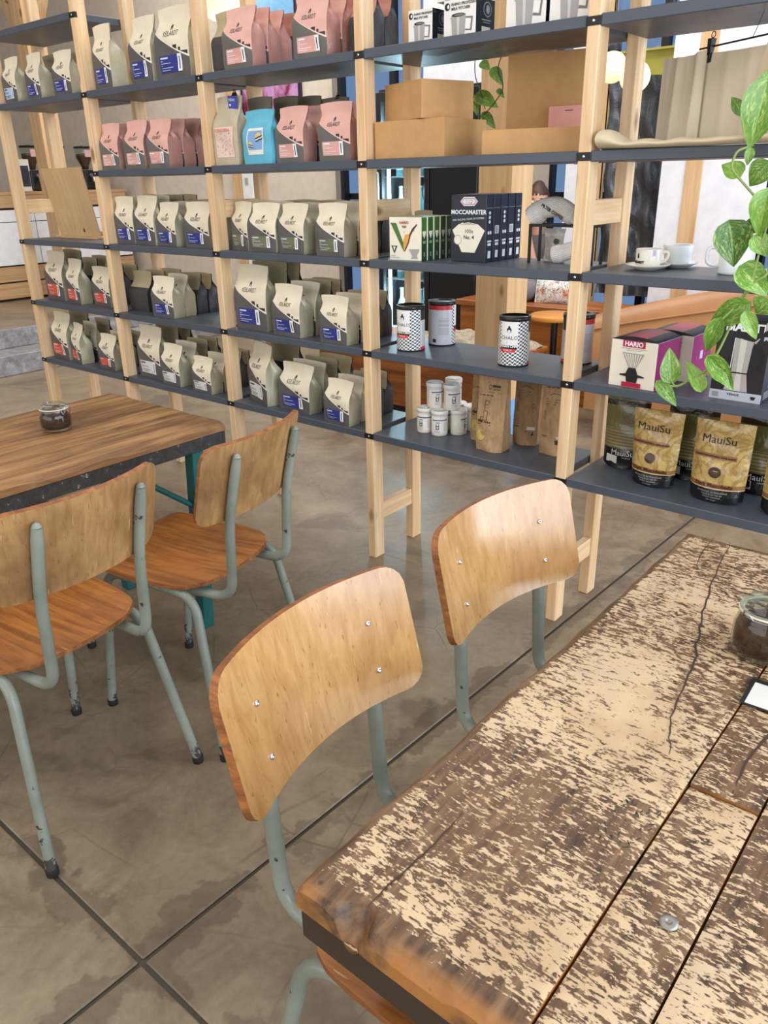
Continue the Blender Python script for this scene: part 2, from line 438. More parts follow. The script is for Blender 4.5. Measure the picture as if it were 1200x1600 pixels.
VEN_S = veneer('orange_seat_veneer', (168, 106, 48), (130, 76, 30), (86, 50, 22), 0.34, 0.7, (0.07, 1, 1))
PLYEDGE = wood('ply_edge', (164, 100, 46), (104, 58, 26), 'x', 0.6, False, 1.5)
def tubepaint():
    t = NT('grey_green_tube_paint'); v = t.coord(); f = t.noise(v, 30, 4, 0.65); z = t.sep(v)[2]
    chip = t.m('ADD', f, t.m('MULTIPLY', t.ramp(z, [(0.0, 1.0), (0.16, 0.0)]), 0.18))
    k = t.ramp(chip, [(0.66, 0.0), (0.69, 1.0)])
    col = t.mix(k, t.ramp(t.noise(v, 8, 3), [(0.3, srgb(116, 121, 108)), (0.7, srgb(142, 147, 134))]), srgb(66, 62, 58))
    return t.out(col, t.mix(k, (0.30, 0.30, 0.30, 1), (0.6, 0.6, 0.6, 1)), t.m('MULTIPLY', k, 0.3))
TUBEP = tubepaint()
RUBBER = plain('black_rubber', (20, 20, 20), 0.8)

ZT, ZB, WB, SAG, A0, REC, WU, UB, ZUB = 0.855, 0.652, 0.197, 0.046, 0.200, 0.25, 0.122, 0.181, 0.432
def back_a(b, z): return -(A0+REC*(z-ZB)) + SAG*(b/WB)**2
def chair_meshes():
    M_ = {}
    # backrest: rounded panel, bent, 11 mm ply
    nb, nz = 28, 16; rc = 0.034; g = G(); th = 0.006
    def lim(z):
        d = min(z-ZB, ZT-z)
        return WB if d >= rc else WB-rc+math.sqrt(max(0.0, rc*rc-(rc-d)**2))
    zs = []
    for j in range(nz+1):
        t = j/nz; zs.append(ZB+(ZT-ZB)*(0.5-0.5*math.cos(PI*t)))
    def P(i, j, sgn):
        z = zs[j]; b = -lim(z)+2*lim(z)*i/nb; a = back_a(b, z)
        da = 2*SAG*b/WB**2; n = Vector((1, -da, REC)).normalized()
        return (a+n.x*th*sgn, b+n.y*th*sgn, z+n.z*th*sgn)
    for sgn, mat in ((1, 0), (-1, 1)):
        vs_ = [P(i, j, sgn) for j in range(nz+1) for i in range(nb+1)]; F = []
        for j in range(nz):
            for i in range(nb):
                q = (j*(nb+1)+i, j*(nb+1)+i+1, (j+1)*(nb+1)+i+1, (j+1)*(nb+1)+i); F.append(q if sgn > 0 else q[::-1])
        g.add(vs_, F, mat, True)
    ring = [(i, 0) for i in range(nb+1)]+[(nb, j) for j in range(1, nz+1)]+[(i, nz) for i in range(nb-1, -1, -1)]+[(0, j) for j in range(nz-1, 0, -1)]
    n = len(ring)
    g.add([P(i, j, 1) for i, j in ring]+[P(i, j, -1) for i, j in ring], [(k, n+k, n+(k+1) % n, (k+1) % n) for k in range(n)], 2, False)
    M_['backrest'] = g.mesh('backrest')
    # seat: rounded trapezoid with a shallow scoop and rolled front
    g = G(); na, nb = 18, 18
    def S(i, j, dz):
        u = i/na; a = -0.098+0.385*u; w = 0.178+0.018*math.sin(PI*min(u*1.1, 1))+0.004*u
        e = min(u, 1-u)*0.375
        if e < 0.05: w -= 0.05-math.sqrt(max(0, 0.05**2-(0.05-e)**2))
        b = -w+2*w*j/nb
        z = 0.472-0.012*math.sin(PI*u)*(1-(b/0.2)**2)+0.010*u-0.03*max(0, u-0.86)**2*30
        a2 = a-0.035*(1-u)*(1-(b/0.19)**2) 
        return (a2, b, z+dz)
    for dz, mat in ((0.0, 0), (-0.011, 1)):
        vs_ = [S(i, j, dz) for j in range(nb+1) for i in range(na+1)]; F = []
        for j in range(nb):
            for i in range(na):
                q = (j*(na+1)+i, j*(na+1)+i+1, (j+1)*(na+1)+i+1, (j+1)*(na+1)+i); F.append(q if dz == 0 else q[::-1])
        g.add(vs_, F, mat, True)
    ring = [(i, 0) for i in range(na+1)]+[(na, j) for j in range(1, nb+1)]+[(i, nb) for i in range(na-1, -1, -1)]+[(0, j) for j in range(nb-1, 0, -1)]
    n = len(ring)
    g.add([S(i, j, 0) for i, j in ring]+[S(i, j, -0.011) for i, j in ring], [(k, n+k, n+(k+1) % n, (k+1) % n) for k in range(n)], 2, False)
    M_['seat'] = g.mesh('seat', fixn=True)
    RT = 0.0125
    for s in (1, -1):
        zt = ZT-0.035
        top = (back_a(WU, zt)-0.020, s*WU, zt); mid = (back_a(WU, ZB)-0.020, s*WU, ZB)
        pts = fillet([top, mid, (-UB-0.008, s*WU, ZUB+0.005), (-UB+0.16, s*(WU+0.005), ZUB), (0.10, s*0.10, ZUB+0.012)], [0.05, 0.055, 0.04], 8)
        rr = [RT*0.72, RT*1.08]+[RT]*(len(pts)-2)
        g = G().tube([pts[0]]+[pts[0]+(pts[1]-pts[0])*0.25]+pts[1:], [RT*0.8, RT]+[RT]*(len(pts)-1), 12)
        g.lathe([(0.0001, 0.010), (RT*0.55, 0.007), (RT*0.8, 0)], 12, c=pts[0])
        M_['upright', s] = g.mesh('back_upright')
        # rear and front legs, each with half of the side rail
        rail = 0.446
        pts = fillet([(0.05, s*0.160, rail), (-0.105, s*0.172, rail), (-0.186, s*0.218, 0.012)], 0.06, 8)
        M_['rear', s] = G().tube(pts, RT, 12).mesh('leg')
        pts = fillet([(0.05, s*0.160, rail), (0.205, s*0.160, rail), (0.262, s*0.170, 0.012)], 0.06, 8)
        M_['front', s] = G().tube(pts, RT, 12).mesh('leg')
    g = G().lathe([(0.0001, 0.0), (0.0135, 0.0), (0.0142, 0.004), (0.0142, 0.018), (0.0125, 0.020)], 12)
    M_['cap'] = g.mesh('foot_cap')
    g = G().lathe([(0.0045, 0.0), (0.0045, 0.002), (0.003, 0.0032), (0.0016, 0.0026), (0.0001, 0.0014)], 10)
    M_['screw'] = g.mesh('screw')
    M_['cross'] = G().tube([(0.10, -0.10, ZUB+0.012), (0.10, 0.10, ZUB+0.012)], 0.0115, 10).mesh('crossbar')
    return M_
CM = chair_meshes()
def chair(label, x, y, th):
    t = thing('school_chair', label, 'chair', (x, y, 0), th, 'wooden school chairs with grey tube frames')
    obj('backrest', CM['backrest'], [VEN_F, VEN_B, PLYEDGE], t)
    obj('seat', CM['seat'], [VEN_S, VEN_B, PLYEDGE], t)
    for s in (1, -1):
        obj('back_upright', CM['upright', s], TUBEP, t)
        for k, fx, fy in (('rear', -0.1855, 0.2175), ('front', 0.2615, 0.1698)):
            l = obj('leg', CM[k, s], TUBEP, t); obj('foot_cap', CM['cap'], RUBBER, l, (fx, s*fy, 0.0))
        for f in (0.48, 0.10) if True else ():
            z = ZB+(ZT-ZB)*f+0.03; b = s*WU; a = back_a(b, z); da = 2*SAG*b/WB**2
            n = Vector((1, -da, REC)).normalized()
            obj('screw', CM['screw'], SCREWM, t, Vector((a, b, z))+n*0.0062, n.to_track_quat('Z', 'Y').to_euler())
        obj('screw', CM['screw'], SCREWM, t, (-0.055, s*0.13, 0.4665)); 
    obj('crossbar', CM['cross'], TUBEP, t)
    return t
chair('wooden school chair nearest the viewer, tucked under the paint-flaked table', 3.816, -1.473, 0.068)
chair('wooden school chair beside the shelving foot, at far end of the paint-flaked table', 3.812, -1.012, -0.099)
chair('wooden school chair seen from behind at the brown table, nearer the shelves', 2.663, -0.981, 3.36)
chair('wooden school chair seen from behind at the brown table, cut by left edge', 2.678, -1.438, 3.239)
chair('wooden school chair on the far side of the brown table, mostly hidden', 1.86, -1.25, 0.03)

# ------------------------------------------------------------------ tables
def flaked():
    t = NT('flaking_cream_paint'); v = t.coord(); rn = t.rnd()
    off = t.comb(t.m('MULTIPLY', rn, 7.0), t.m('MULTIPLY', rn, 13.0), 0.0)
    big = t.noise(t.map(v, (1, 1, 1), off), 4.5, 4, 0.6)
    f1 = t.noise(t.map(v, (1.0, 2.6, 1), off, (0, 0, -0.1)), 46, 5, 0.68, 0.5)
    f2 = t.noise(t.map(v, (1.0, 5.0, 1), off, (0, 0, 0.05)), 60, 4, 0.6)
    f3 = t.noise(t.map(v, (1.0, 1.6, 1), off), 190, 3, 0.6)
    s = t.m('ADD', t.m('ADD', t.m('MULTIPLY', f1, 0.46), t.m('MULTIPLY', f3, 0.22)), t.m('ADD', t.m('MULTIPLY', f2, 0.24), t.m('MULTIPLY', big, 0.38)))
    uv = t.n('ShaderNodeUVMap').outputs[0]; ed = t.sep(uv)[0]     # u = distance from the worn edge in dm
    s = t.m('ADD', s, t.m('MULTIPLY', t.ramp(ed, [(0.0, 1.0), (0.60, 0.0)]), -0.24))
    k = t.ramp(s, [(0.640, 0.0), (0.664, 1.0)])
    wd = t.noise(t.map(v, (1.0, 0.12, 1), off), 70, 4, 0.65)
    wcol = t.ramp(wd, [(0.30, srgb(58, 40, 26)), (0.5, srgb(100, 73, 50)), (0.68, srgb(130, 99, 70))])
    bare = t.m('MULTIPLY', t.ramp(ed, [(0.02, 1.0), (0.30, 0.0)]), t.ramp(t.noise(v, 12, 3), [(0.40, 0.0), (0.58, 0.85)]))
    wcol = t.mix(bare, wcol, srgb(176, 116, 56))
    pcol = t.ramp(t.noise(v, 9, 3), [(0.3, srgb(184, 153, 117)), (0.55, srgb(206, 177, 140)), (0.75, srgb(198, 171, 139))])
    col = t.mix(k, wcol, pcol)
    st = t.ramp(t.noise(t.map(v, (1, 1, 1), (1.0, 5.0, 0)), 3.2, 3), [(0.60, 0.0), (0.72, 0.55)])
    col = t.mix(st, col, srgb(112, 78, 44), 'MULTIPLY') if False else t.mix(t.m('MULTIPLY', st, 0.5), col, srgb(150, 108, 60))
    pits = t.ramp(t.vor(t.map(v, (1, 1, 1), off), 28), [(0.06, 1.0), (0.11, 0.0)])
    col = t.mix(t.m('MULTIPLY', pits, 0.6), col, srgb(40, 26, 18))
    h = t.m('ADD', t.m('MULTIPLY', k, 0.5), t.m('SUBTRACT', t.m('MULTIPLY', wd, 0.5), t.m('MULTIPLY', pits, 0.8)))
    t.bump(h, 0.5, 0.0022)
    return t.out(col, t.mix(k, (0.46, 0.46, 0.46, 1), (0.55, 0.55, 0.55, 1)), spec=0.4)
FLAKE = flaked()
def oldwood():
    t = NT('old_brown_boards'); v = t.coord(); rn = t.rnd()
    off = t.comb(t.m('MULTIPLY', rn, 7.0), t.m('MULTIPLY', rn, 13.0), 0.0)
    f = t.noise(t.map(v, (1, 0.08, 1), off), 34, 5, 0.65, 0.5); b = t.noise(t.map(v, (1, 0.4, 1), off), 6, 4, 0.6)
    col = t.ramp(f, [(0.28, srgb(92, 60, 34)), (0.48, srgb(146, 104, 62)), (0.66, srgb(178, 136, 88))])
    col = t.mix(t.m('MULTIPLY', t.ramp(b, [(0.52, 0.0), (0.68, 1.0)]), 0.75), col, srgb(74, 46, 26))
    t.bump(f, 0.3, 0.002)
    return t.out(col, 0.5)
OLDW = oldwood()
def steelpaint(name, a, b):
    t = NT(name); f = t.noise(t.coord(), 45, 5, 0.7)
    col = t.ramp(f, [(0.35, srgb(*a)), (0.62, srgb(*b)), (0.70, srgb(186, 182, 170)), (0.73, srgb(*b))])
    return t.out(col, 0.5, 0.1)
DARKST = steelpaint('dark_chipped_steel', (38, 36, 34), (58, 56, 54))
BROWNST = plain('dark_brown_steel', (58, 44, 34), 0.5, 0.1)
TEAL = plain('teal_steel', (22, 92, 88), 0.5, 0.05, 0.2)
CRACK_SHADE = plain('crack_shade', (66, 46, 32), 0.9)  # dark brown that paints the shade inside the tabletop cracks
def plank(x0, x1, y0, y1, z1, th, mat, parent, wornx0=False, worny0=False, wornx1=False, worny1=False, chips=(), res=0.008, seed=0):
    """a plank as a displaced solid: top grid with rounded worn edges, sides and underside"""
    rnd = random.Random(seed); g = G(); nx = max(4, int((x1-x0)/res)); ny = max(4, int((y1-y0)/res))
    ph = [rnd.uniform(0, 6) for _ in range(8)]
    def edge(x, y):
        d = 9.0
        if wornx0: d = min(d, x-x0+0.0012*math.sin(y*23+ph[0])+0.0014*math.sin(y*61+ph[1]))
        if worny0: d = min(d, y-y0+0.002*math.sin(x*27+ph[2])+0.002*math.sin(x*67+ph[3]))
        if wornx1: d = min(d, x1-x+0.0015*math.sin(y*25+ph[4]))
        if worny1: d = min(d, y1-y+0.0015*math.sin(x*29+ph[5]))
        return d
    def wear(x, y):
        d = 9.0
        if wornx0: d = min(d, (x-x0)*3.2)
        if wornx1: d = min(d, (x1-x)*3.2)
        if worny0: d = min(d, (y-y0)*1.5)
        if worny1: d = min(d, (y1-y)*2.2)
        return d
    def top(u, v):
        x = x0+(x1-x0)*u; y = y0+(y1-y0)*v; d = edge(x, y); z = z1
        rr = 0.016
        if d < rr: z -= rr-math.sqrt(max(0, rr*rr-(rr-max(d, 0))**2))
        z += 0.0009*math.sin(x*31+ph[6]+2*math.sin(y*5))+0.0008*math.sin(y*17+ph[7])
        for cx, cy, r, dep in chips:
            q = math.hypot((x-cx), (y-cy))/r
            if q < 1: z -= dep*(1-q*q)
        for e in ((x-x0), (x1-x), (y-y0), (y1-y)):
            if e < 0.004: z -= 0.0015
        return (x, y, z)
    g.grid(top, nx, ny, 0, True, uv=lambda u, v: (max(0.0, min(1.0, wear(x0+(x1-x0)*u, y0+(y1-y0)*v)*10)), 0.5))
    zb = z1-th
    rim = [(i/nx, 0) for i in range(nx+1)]+[(1, j/ny) for j in range(1, ny+1)]+[(i/nx, 1) for i in range(nx-1, -1, -1)]+[(0, j/ny) for j in range(ny-1, 0, -1)]
    tp = [top(u, v) for u, v in rim]; n = len(tp)
    g.add(tp+[(p[0], p[1], zb) for p in tp], [(n+k, n+(k+1) % n, (k+1) % n, k) for k in range(n)], 0, False, [(0.0, 0.5)]*(2*n))
    g.add([(x0, y0, zb), (x1, y0, zb), (x1, y1, zb), (x0, y1, zb)], [(3, 2, 1, 0)], 0, False, [(1, 0.5)]*4)
    return obj('plank', g.mesh('plank'), mat, parent)
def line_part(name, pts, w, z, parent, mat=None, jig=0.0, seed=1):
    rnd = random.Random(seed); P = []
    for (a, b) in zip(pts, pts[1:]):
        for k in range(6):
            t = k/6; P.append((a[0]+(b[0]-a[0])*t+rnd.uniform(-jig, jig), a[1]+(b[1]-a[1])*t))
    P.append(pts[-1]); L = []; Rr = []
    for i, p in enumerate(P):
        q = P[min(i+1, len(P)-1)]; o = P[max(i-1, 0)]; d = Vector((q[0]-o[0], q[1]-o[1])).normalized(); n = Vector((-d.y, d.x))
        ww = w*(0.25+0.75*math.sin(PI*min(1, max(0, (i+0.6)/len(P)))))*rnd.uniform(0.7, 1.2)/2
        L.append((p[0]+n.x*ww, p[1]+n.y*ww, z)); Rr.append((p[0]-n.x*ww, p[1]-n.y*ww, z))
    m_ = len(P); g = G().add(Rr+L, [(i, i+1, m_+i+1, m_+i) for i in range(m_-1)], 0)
    return obj(name, g.mesh(name), mat or CRACK_SHADE, parent)
TZ = 0.72
def table_frame(t, x0, x1, y0, y1, zt, rail, leg_in, leg_out, slant):
    th = 0.042; w = 0.012
    for (a, b, c, d) in ((x0, x1, y0, y0+w), (x0, x1, y1-w, y1), (x0, x0+w, y0+w, y1-w), (x1-w, x1, y0+w, y1-w)):
        obj('frame_rail', G().box(a, b, c, d, zt-th, zt).mesh('frame_rail', 0.0015), rail, t)
    for sx in (0, 1):
        for sy in (0, 1):
            xa = x0+0.035 if sx == 0 else x1-0.035; ya = y0+0.12 if sy == 0 else y1-0.10
            dx = slant*(1 if sx == 0 else -1); k = 0.021
            g = G().hexa([(xa+dx-k, ya-k, 0), (xa+dx+k, ya-k, 0), (xa+dx+k, ya+k, 0), (xa+dx-k, ya+k, 0)],
                         [(xa-k, ya-k, zt-th), (xa+k, ya-k, zt-th), (xa+k, ya+k, zt-th), (xa-k, ya+k, zt-th)])
            obj('leg', g.mesh('leg', 0.002), leg_out if sy == 0 else leg_in, t)
            yb = ya+(0.24 if sy == 0 else -0.24)
            g = G().tube([(xa+dx*0.4, ya, zt-th-0.20), (xa, yb, zt-th-0.01)], 0.009, 8)
            obj('brace', g.mesh('brace'), leg_in, t)
    for sy in (0, 1):
        ya = y0+0.12 if sy == 0 else y1-0.10
        obj('stretcher', G().box(x0+0.05+slant*0.6, x1-0.05-slant*0.6, ya-0.012, ya+0.012, 0.26, 0.30).mesh('stretcher', 0.002), leg_in, t)
# near table, flaking cream paint
t1 = thing('cafe_table', 'weathered table with flaking cream paint on brown planks, nearest the viewer', 'table', (0, 0, 0))
TX0, TX1, TY0, TY1 = 3.815, 4.445, -1.738, -0.605
plank(TX0, 4.0845, TY0, TY1, TZ, 0.036, FLAKE, t1, True, True, False, True, chips=((3.893, -1.732, 0.022, 0.028), (3.915, -1.329, 0.011, 0.006), (3.928, -0.949, 0.008, 0.005), (3.906, -0.606, 0.012, 0.01)), res=0.005, seed=1)
plank(4.0875, 4.1665, TY0-0.004, -1.3345, TZ-0.001, 0.036, FLAKE, t1, False, True, res=0.006, chips=((4.11, -1.47, 0.012, 0.004),), seed=2)
plank(4.0875, 4.1665, -1.3325, TY1, TZ, 0.036, FLAKE, t1, False, False, False, True, res=0.006, chips=((4.133, -1.322, 0.008, 0.006),), seed=3)
plank(4.1695, 4.31, TY0, TY1, TZ-0.001, 0.036, FLAKE, t1, False, True, False, True, res=0.008, seed=4)
plank(4.313, TX1, TY0, TY1, TZ, 0.036, FLAKE, t1, False, True, True, True, res=0.008, seed=5)
line_part('crack', [(3.906, -0.612), (3.924, -0.745), (3.954, -0.901), (3.981, -1.008), (4.002, -1.082), (4.014, -1.173), (4.025, -1.237), (4.048, -1.30)], 0.0034, TZ+0.0016, t1, jig=0.0022)  # thin dark strips on the planks, painting the shaded gaps of the cracks
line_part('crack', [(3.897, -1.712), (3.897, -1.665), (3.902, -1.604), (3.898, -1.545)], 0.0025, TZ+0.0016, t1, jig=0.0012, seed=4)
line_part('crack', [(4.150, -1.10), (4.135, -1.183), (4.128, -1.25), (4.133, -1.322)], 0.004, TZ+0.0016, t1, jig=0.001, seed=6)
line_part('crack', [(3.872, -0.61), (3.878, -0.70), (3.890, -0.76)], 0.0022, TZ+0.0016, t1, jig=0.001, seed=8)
# marker scribbles near the joint
INK = plain('green_black_ink', (28, 44, 34), 0.7)
rs = random.Random(5); g = G()
for k in range(34):
    x = 4.052+rs.uniform(-0.018, 0.026); y = -1.452+(x-4.052)*0.2+rs.uniform(-0.035, 0.045); l = rs.uniform(0.003, 0.009); a = rs.uniform(0.6, 2.4)
    if x > 4.081: continue
    d = Vector((math.cos(a), math.sin(a)))*l; n = Vector((-d.y, d.x)).normalized()*0.0007
    g.add([(x-n.x, y-n.y, TZ+0.0019), (x+d.x-n.x, y+d.y-n.y, TZ+0.0019), (x+d.x+n.x, y+d.y+n.y, TZ+0.0019), (x+n.x, y+n.y, TZ+0.0019)], [(0, 1, 2, 3)])
obj('ink_scribble', g.mesh('ink_scribble'), INK, t1)
g = G().lathe([(0.0095, 0), (0.0095, 0.001), (0.006, 0.0022), (0.003, 0.0022), (0.0026, 0.0006), (0.0001, 0.0006)], 18)
obj('bolt', g.mesh('bolt'), plain('dull_bolt', (150, 146, 138), 0.45, 0.7), t1, (4.141, -1.54, TZ+0.0006))
table_frame(t1, TX0+0.004, TX1-0.004, TY0+0.002, TY1-0.004, TZ-0.0365, BROWNST, TEAL, BROWNST, 0.05)
# far table, brown boards
t2 = thing('cafe_table', 'brown wooden table with dark chipped steel frame and teal legs, left', 'table', (0, 0, 0))
UX0, UX1, UY0, UY1 = 1.766, 2.392, -1.80, -0.650
xs = [UX0, 1.905, 2.085, 2.235, UX1]
for i in range(4):
    plank(xs[i]+0.001, xs[i+1]-0.001, UY0, UY1, TZ, 0.030, OLDW, t2, i == 0, True, i == 3, True, res=0.012, seed=20+i, chips=((2.34, -0.78, 0.012, 0.004),) if i == 3 else ())
table_frame(t2, UX0+0.002, UX1-0.002, UY0+0.002, UY1-0.002, TZ-0.0305, DARKST, TEAL, TEAL, 0.05)

# sticker (its printed code is left out)
st = thing('table_sticker', 'small white sticker with black border on the paint-flaked table', 'sticker', (4.118, -1.098, TZ+0.0017), R(2))
obj('backing', G().box(-0.036, 0.036, -0.036, 0.036, 0, 0.0006).mesh('backing'), plain('black_vinyl', (16, 16, 16), 0.5), st)
obj('label_face', G().box(-0.030, 0.036, -0.032, 0.026, 0.0006, 0.0009).mesh('label_face'), plain('white_vinyl', (212, 208, 202), 0.5), st)

# clip-top jars
COFFEE = plain('dark_brown_sugar', (84, 46, 24), 0.85, 0, 0.45, 160, 0.6)
RINGM = plain('pale_rubber_ring', (226, 214, 190), 0.6)
WIRE = plain('steel_wire', (190, 190, 190), 0.25, 1.0)
JARG = glass('jar_glass', (236, 240, 238))
def jar(label, x, y, r, h, rot):
    t = thing('clip_top_jar', label, 'jar', (x, y, TZ+0.0022), rot, 'clip-top jars on the tables')
    o = [(0.0001, 0), (r*0.86, 0), (r*0.98, h*0.06), (r, h*0.16), (r, h*0.52), (r*0.90, h*0.66), (r*0.80, h*0.72), (r*0.80, h*0.79)]
    i = [(r*0.75, h*0.79), (r*0.75, h*0.71), (r*0.85, h*0.63), (r*0.95, h*0.50), (r*0.95, h*0.14), (r*0.80, h*0.06), (0.0001, h*0.06)]
    obj('jar_body', G().lathe(o+i, 40).mesh('jar_body'), JARG, t)
    c = [(0.0001, h*0.075), (r*0.79, h*0.075), (r*0.935, h*0.145), (r*0.935, h*0.49), (r*0.86, h*0.58), (r*0.55, h*0.585), (0.0001, h*0.60)]
    obj('contents', G().lathe(c, 32).mesh('contents'), COFFEE, t)
    obj('rubber_ring', G().lathe([(r*0.74, h*0.79), (r*0.91, h*0.79), (r*0.93, h*0.805), (r*0.91, h*0.825), (r*0.74, h*0.825)], 36).mesh('rubber_ring'), RINGM, t)
    l = [(0.0001, h*0.826), (r*0.90, h*0.826), (r*0.92, h*0.86), (r*0.86, h*0.90), (r*0.70, h*0.925), (r*0.66, h*0.99), (r*0.60, h*1.0), (r*0.52, h*0.955), (0.0001, h*0.945)]
    obj('lid', G().lathe(l, 40).mesh('lid'), JARG, t)
    g = G(); n = 40
    g.tube([(r*0.83*math.cos(2*PI*k/n), r*0.83*math.sin(2*PI*k/n), h*0.745) for k in range(n+1)], 0.0012, 6)
    for s in (1, -1):
        g.tube([(r*0.84, s*r*0.25, h*0.745), (r*1.02, s*r*0.30, h*0.62), (r*1.16, s*r*0.25, h*0.78), (r*1.10, s*r*0.2, h*0.92)], 0.0012, 6)
    g.tube([(r*1.10, -r*0.2, h*0.92), (r*1.10, r*0.2, h*0.92)], 0.0012, 6)
    g.tube([(-r*0.84, -r*0.2, h*0.745), (-r*0.98, -r*0.1, h*0.86), (-r*0.98, r*0.1, h*0.86), (-r*0.84, r*0.2, h*0.745)], 0.0012, 6)
    obj('wire_bail', g.mesh('wire_bail'), WIRE, t)
    return t
jar('clip-top glass jar of dark sugar on the paint-flaked table, right edge', 4.070, -0.985, 0.046, 0.092, R(60))
jar('clip-top glass jar of dark sugar standing on the brown table', 2.045, -1.015, 0.045, 0.080, R(20))
# ------------------------------------------------------------------ shelving unit
LV = [2.080, 1.780, 1.464, 1.149, 0.836, 0.524]; BAY = 0.8; PW, PD, SD = 0.0367, 0.0562, 0.3005
shelf = thing('shelving_unit', 'long open pine shelving unit with slate grey metal shelves', 'shelf')
me_post = G().box(0, PW, 0, PD, 0, 2.52).mesh('post', 0.0022)
me_rung = G().box(0.005, PW-0.005, PD, SD-PD, -0.034, 0.034).mesh('rung', 0.0015)
def shelf_mesh(w):
    g = G().box(0, w, 0, SD, -0.028, 0.0)
    return g.mesh('shelf_board', 0.0022)
me_shelf = shelf_mesh(BAY-PW-0.003)
me_brk = G().box(-0.003, PW+0.003, -0.0025, 0.012, -0.025, -0.004).mesh('bracket', 0.001)
me_scr = G().lathe([(0.0042, 0), (0.0042, 0.001), (0.002, 0.002), (0.0001, 0.0018)], 10).mesh('screw')
for k in range(6):
    for y in (0, SD-PD): obj('post', me_post, PINE_Z, shelf, (k*BAY, y, 0))
    for z in (0.19, 1.305, 2.40): obj('rung', me_rung, PINE_Y, shelf, (k*BAY, 0, z))
for b in range(5):
    for l in range(6):
        if l == 0 and b not in (0, 4): continue
        if l == 2 and b == 0: continue
        obj('shelf_board', me_shelf, SHELF, shelf, (b*BAY+PW+0.0015, 0, LV[l]))
for k in range(6):
    for l in range(6):
        if l == 0 and k not in (0, 1, 4, 5): continue
        if l == 2 and k == 0: continue
        br = obj('bracket', me_brk, BLACKM, shelf, (k*BAY, 0, LV[l]))
        obj('screw', me_scr, SCREWM, br, (PW/2, -0.0024, -0.0145), FRONT)
# ------------------------------------------------------------------ coffee bags
def bag_print(name, main, dark, line, gusset=None):
    t = NT(name); uv = t.n('ShaderNodeUVMap').outputs[0]; S_, T_, _ = t.sep(uv)
    bow = t.m('MULTIPLY', t.m('MULTIPLY', S_, t.m('SUBTRACT', 1.0, S_)), -0.10)
    dg = t.m('ADD', t.m('SUBTRACT', 0.655, t.m('MULTIPLY', S_, 0.385)), bow)
    d = t.m('SUBTRACT', T_, dg)
    isd = t.m('LESS_THAN', d, 0.0)
    lw = t.m('ADD', 0.004, t.m('MULTIPLY', S_, 0.026))
    isl = t.m('MULTIPLY', t.m('GREATER_THAN', d, 0.0), t.m('LESS_THAN', d, lw))
    def rect(s0, s1, t0, t1):
        a = t.m('MULTIPLY', t.m('GREATER_THAN', S_, s0), t.m('LESS_THAN', S_, s1))
        b = t.m('MULTIPLY', t.m('GREATER_THAN', T_, t0), t.m('LESS_THAN', T_, t1)); return t.m('MULTIPLY', a, b)
    sky = t.m('ADD', rect(0.58, 0.69, 0.38, 0.455), t.m('ADD', rect(0.73, 0.79, 0.30, 0.415), rect(0.79, 0.965, 0.26, 0.365)), clamp=True)
    sky = t.m('MULTIPLY', sky, t.m('GREATER_THAN', d, lw))
    f = t.noise(t.coord(), 24, 3)
    mc = t.ramp(f, [(0.3, tuple(x*0.94 for x in srgb(*main)[:3])+(1,)), (0.7, srgb(*main))])
    col = t.mix(isd, mc, srgb(*dark)); col = t.mix(isl, col, srgb(*line)); col = t.mix(sky, col, srgb(46, 42, 42))
    t.bump(t.noise(t.coord(), 30, 4, 0.6, 0.4), 0.25, 0.006)
    return t.out(col, 0.5)
def bag_back(name, main, dark):
    t = NT(name); uv = t.n('ShaderNodeUVMap').outputs[0]; T_ = t.sep(uv)[1]
    col = t.mix(t.m('LESS_THAN', T_, 0.60), srgb(*main), srgb(*dark)); t.bump(t.noise(t.coord(), 30, 4, 0.6, 0.4), 0.25, 0.006)
    return t.out(col, 0.5)
def foil(name, rgb, rough=0.42, metal=0.25):
    t = NT(name); c = srgb(*rgb); f = t.noise(t.coord(), 16, 3)
    t.bump(t.noise(t.map(t.coord(), (1, 1, 0.45)), 34, 4, 0.6, 0.6), 0.4, 0.007)
    return t.out(t.ramp(f, [(0.3, tuple(x*0.85 for x in c[:3])+(1,)), (0.7, c)]), rough, metal)
DKF = foil('dark_gusset', (62, 63, 66), 0.4, 0.1)
SCH = {
 'cream': [bag_print('cream_bag_front', (236, 224, 196), (92, 88, 86), (240, 234, 220)), foil('cream_gusset', (200, 190, 160)), bag_back('cream_bag_back', (186, 172, 138), (60, 60, 62)), DKF],
 'pink': [bag_print('pink_bag_front', (228, 176, 162), (104, 100, 94), (240, 206, 192)), foil('pink_gusset', (204, 150, 138)), bag_back('pink_bag_back', (190, 136, 120), (66, 62, 60)), DKF],
 'blue': [foil('blue_bag', (104, 190, 214), 0.5, 0.0)]*4,
 'beige': [foil('beige_bag', (196, 182, 154), 0.5, 0.0)]*4,
 'olive': [foil('olive_bag', (128, 120, 100), 0.5, 0.0)]*4,
}
INKD = plain('dark_print', (46, 42, 40), 0.6)
WHITEL = plain('white_label', (240, 240, 240), 0.5)
TXTW = plain('pale_label_text', (205, 208, 226), 0.5)
LABC = {'blue': plain('blue_label', (44, 54, 132), 0.45), 'orange': plain('orange_label', (222, 88, 56), 0.45), 'green': plain('green_label', (112, 116, 84), 0.45),
        'white': plain('white_grey_label', (222, 220, 214), 0.5), 'rose': plain('rose_label', (226, 168, 158), 0.45), 'lightblue': plain('light_blue_label', (176, 204, 232), 0.45)}
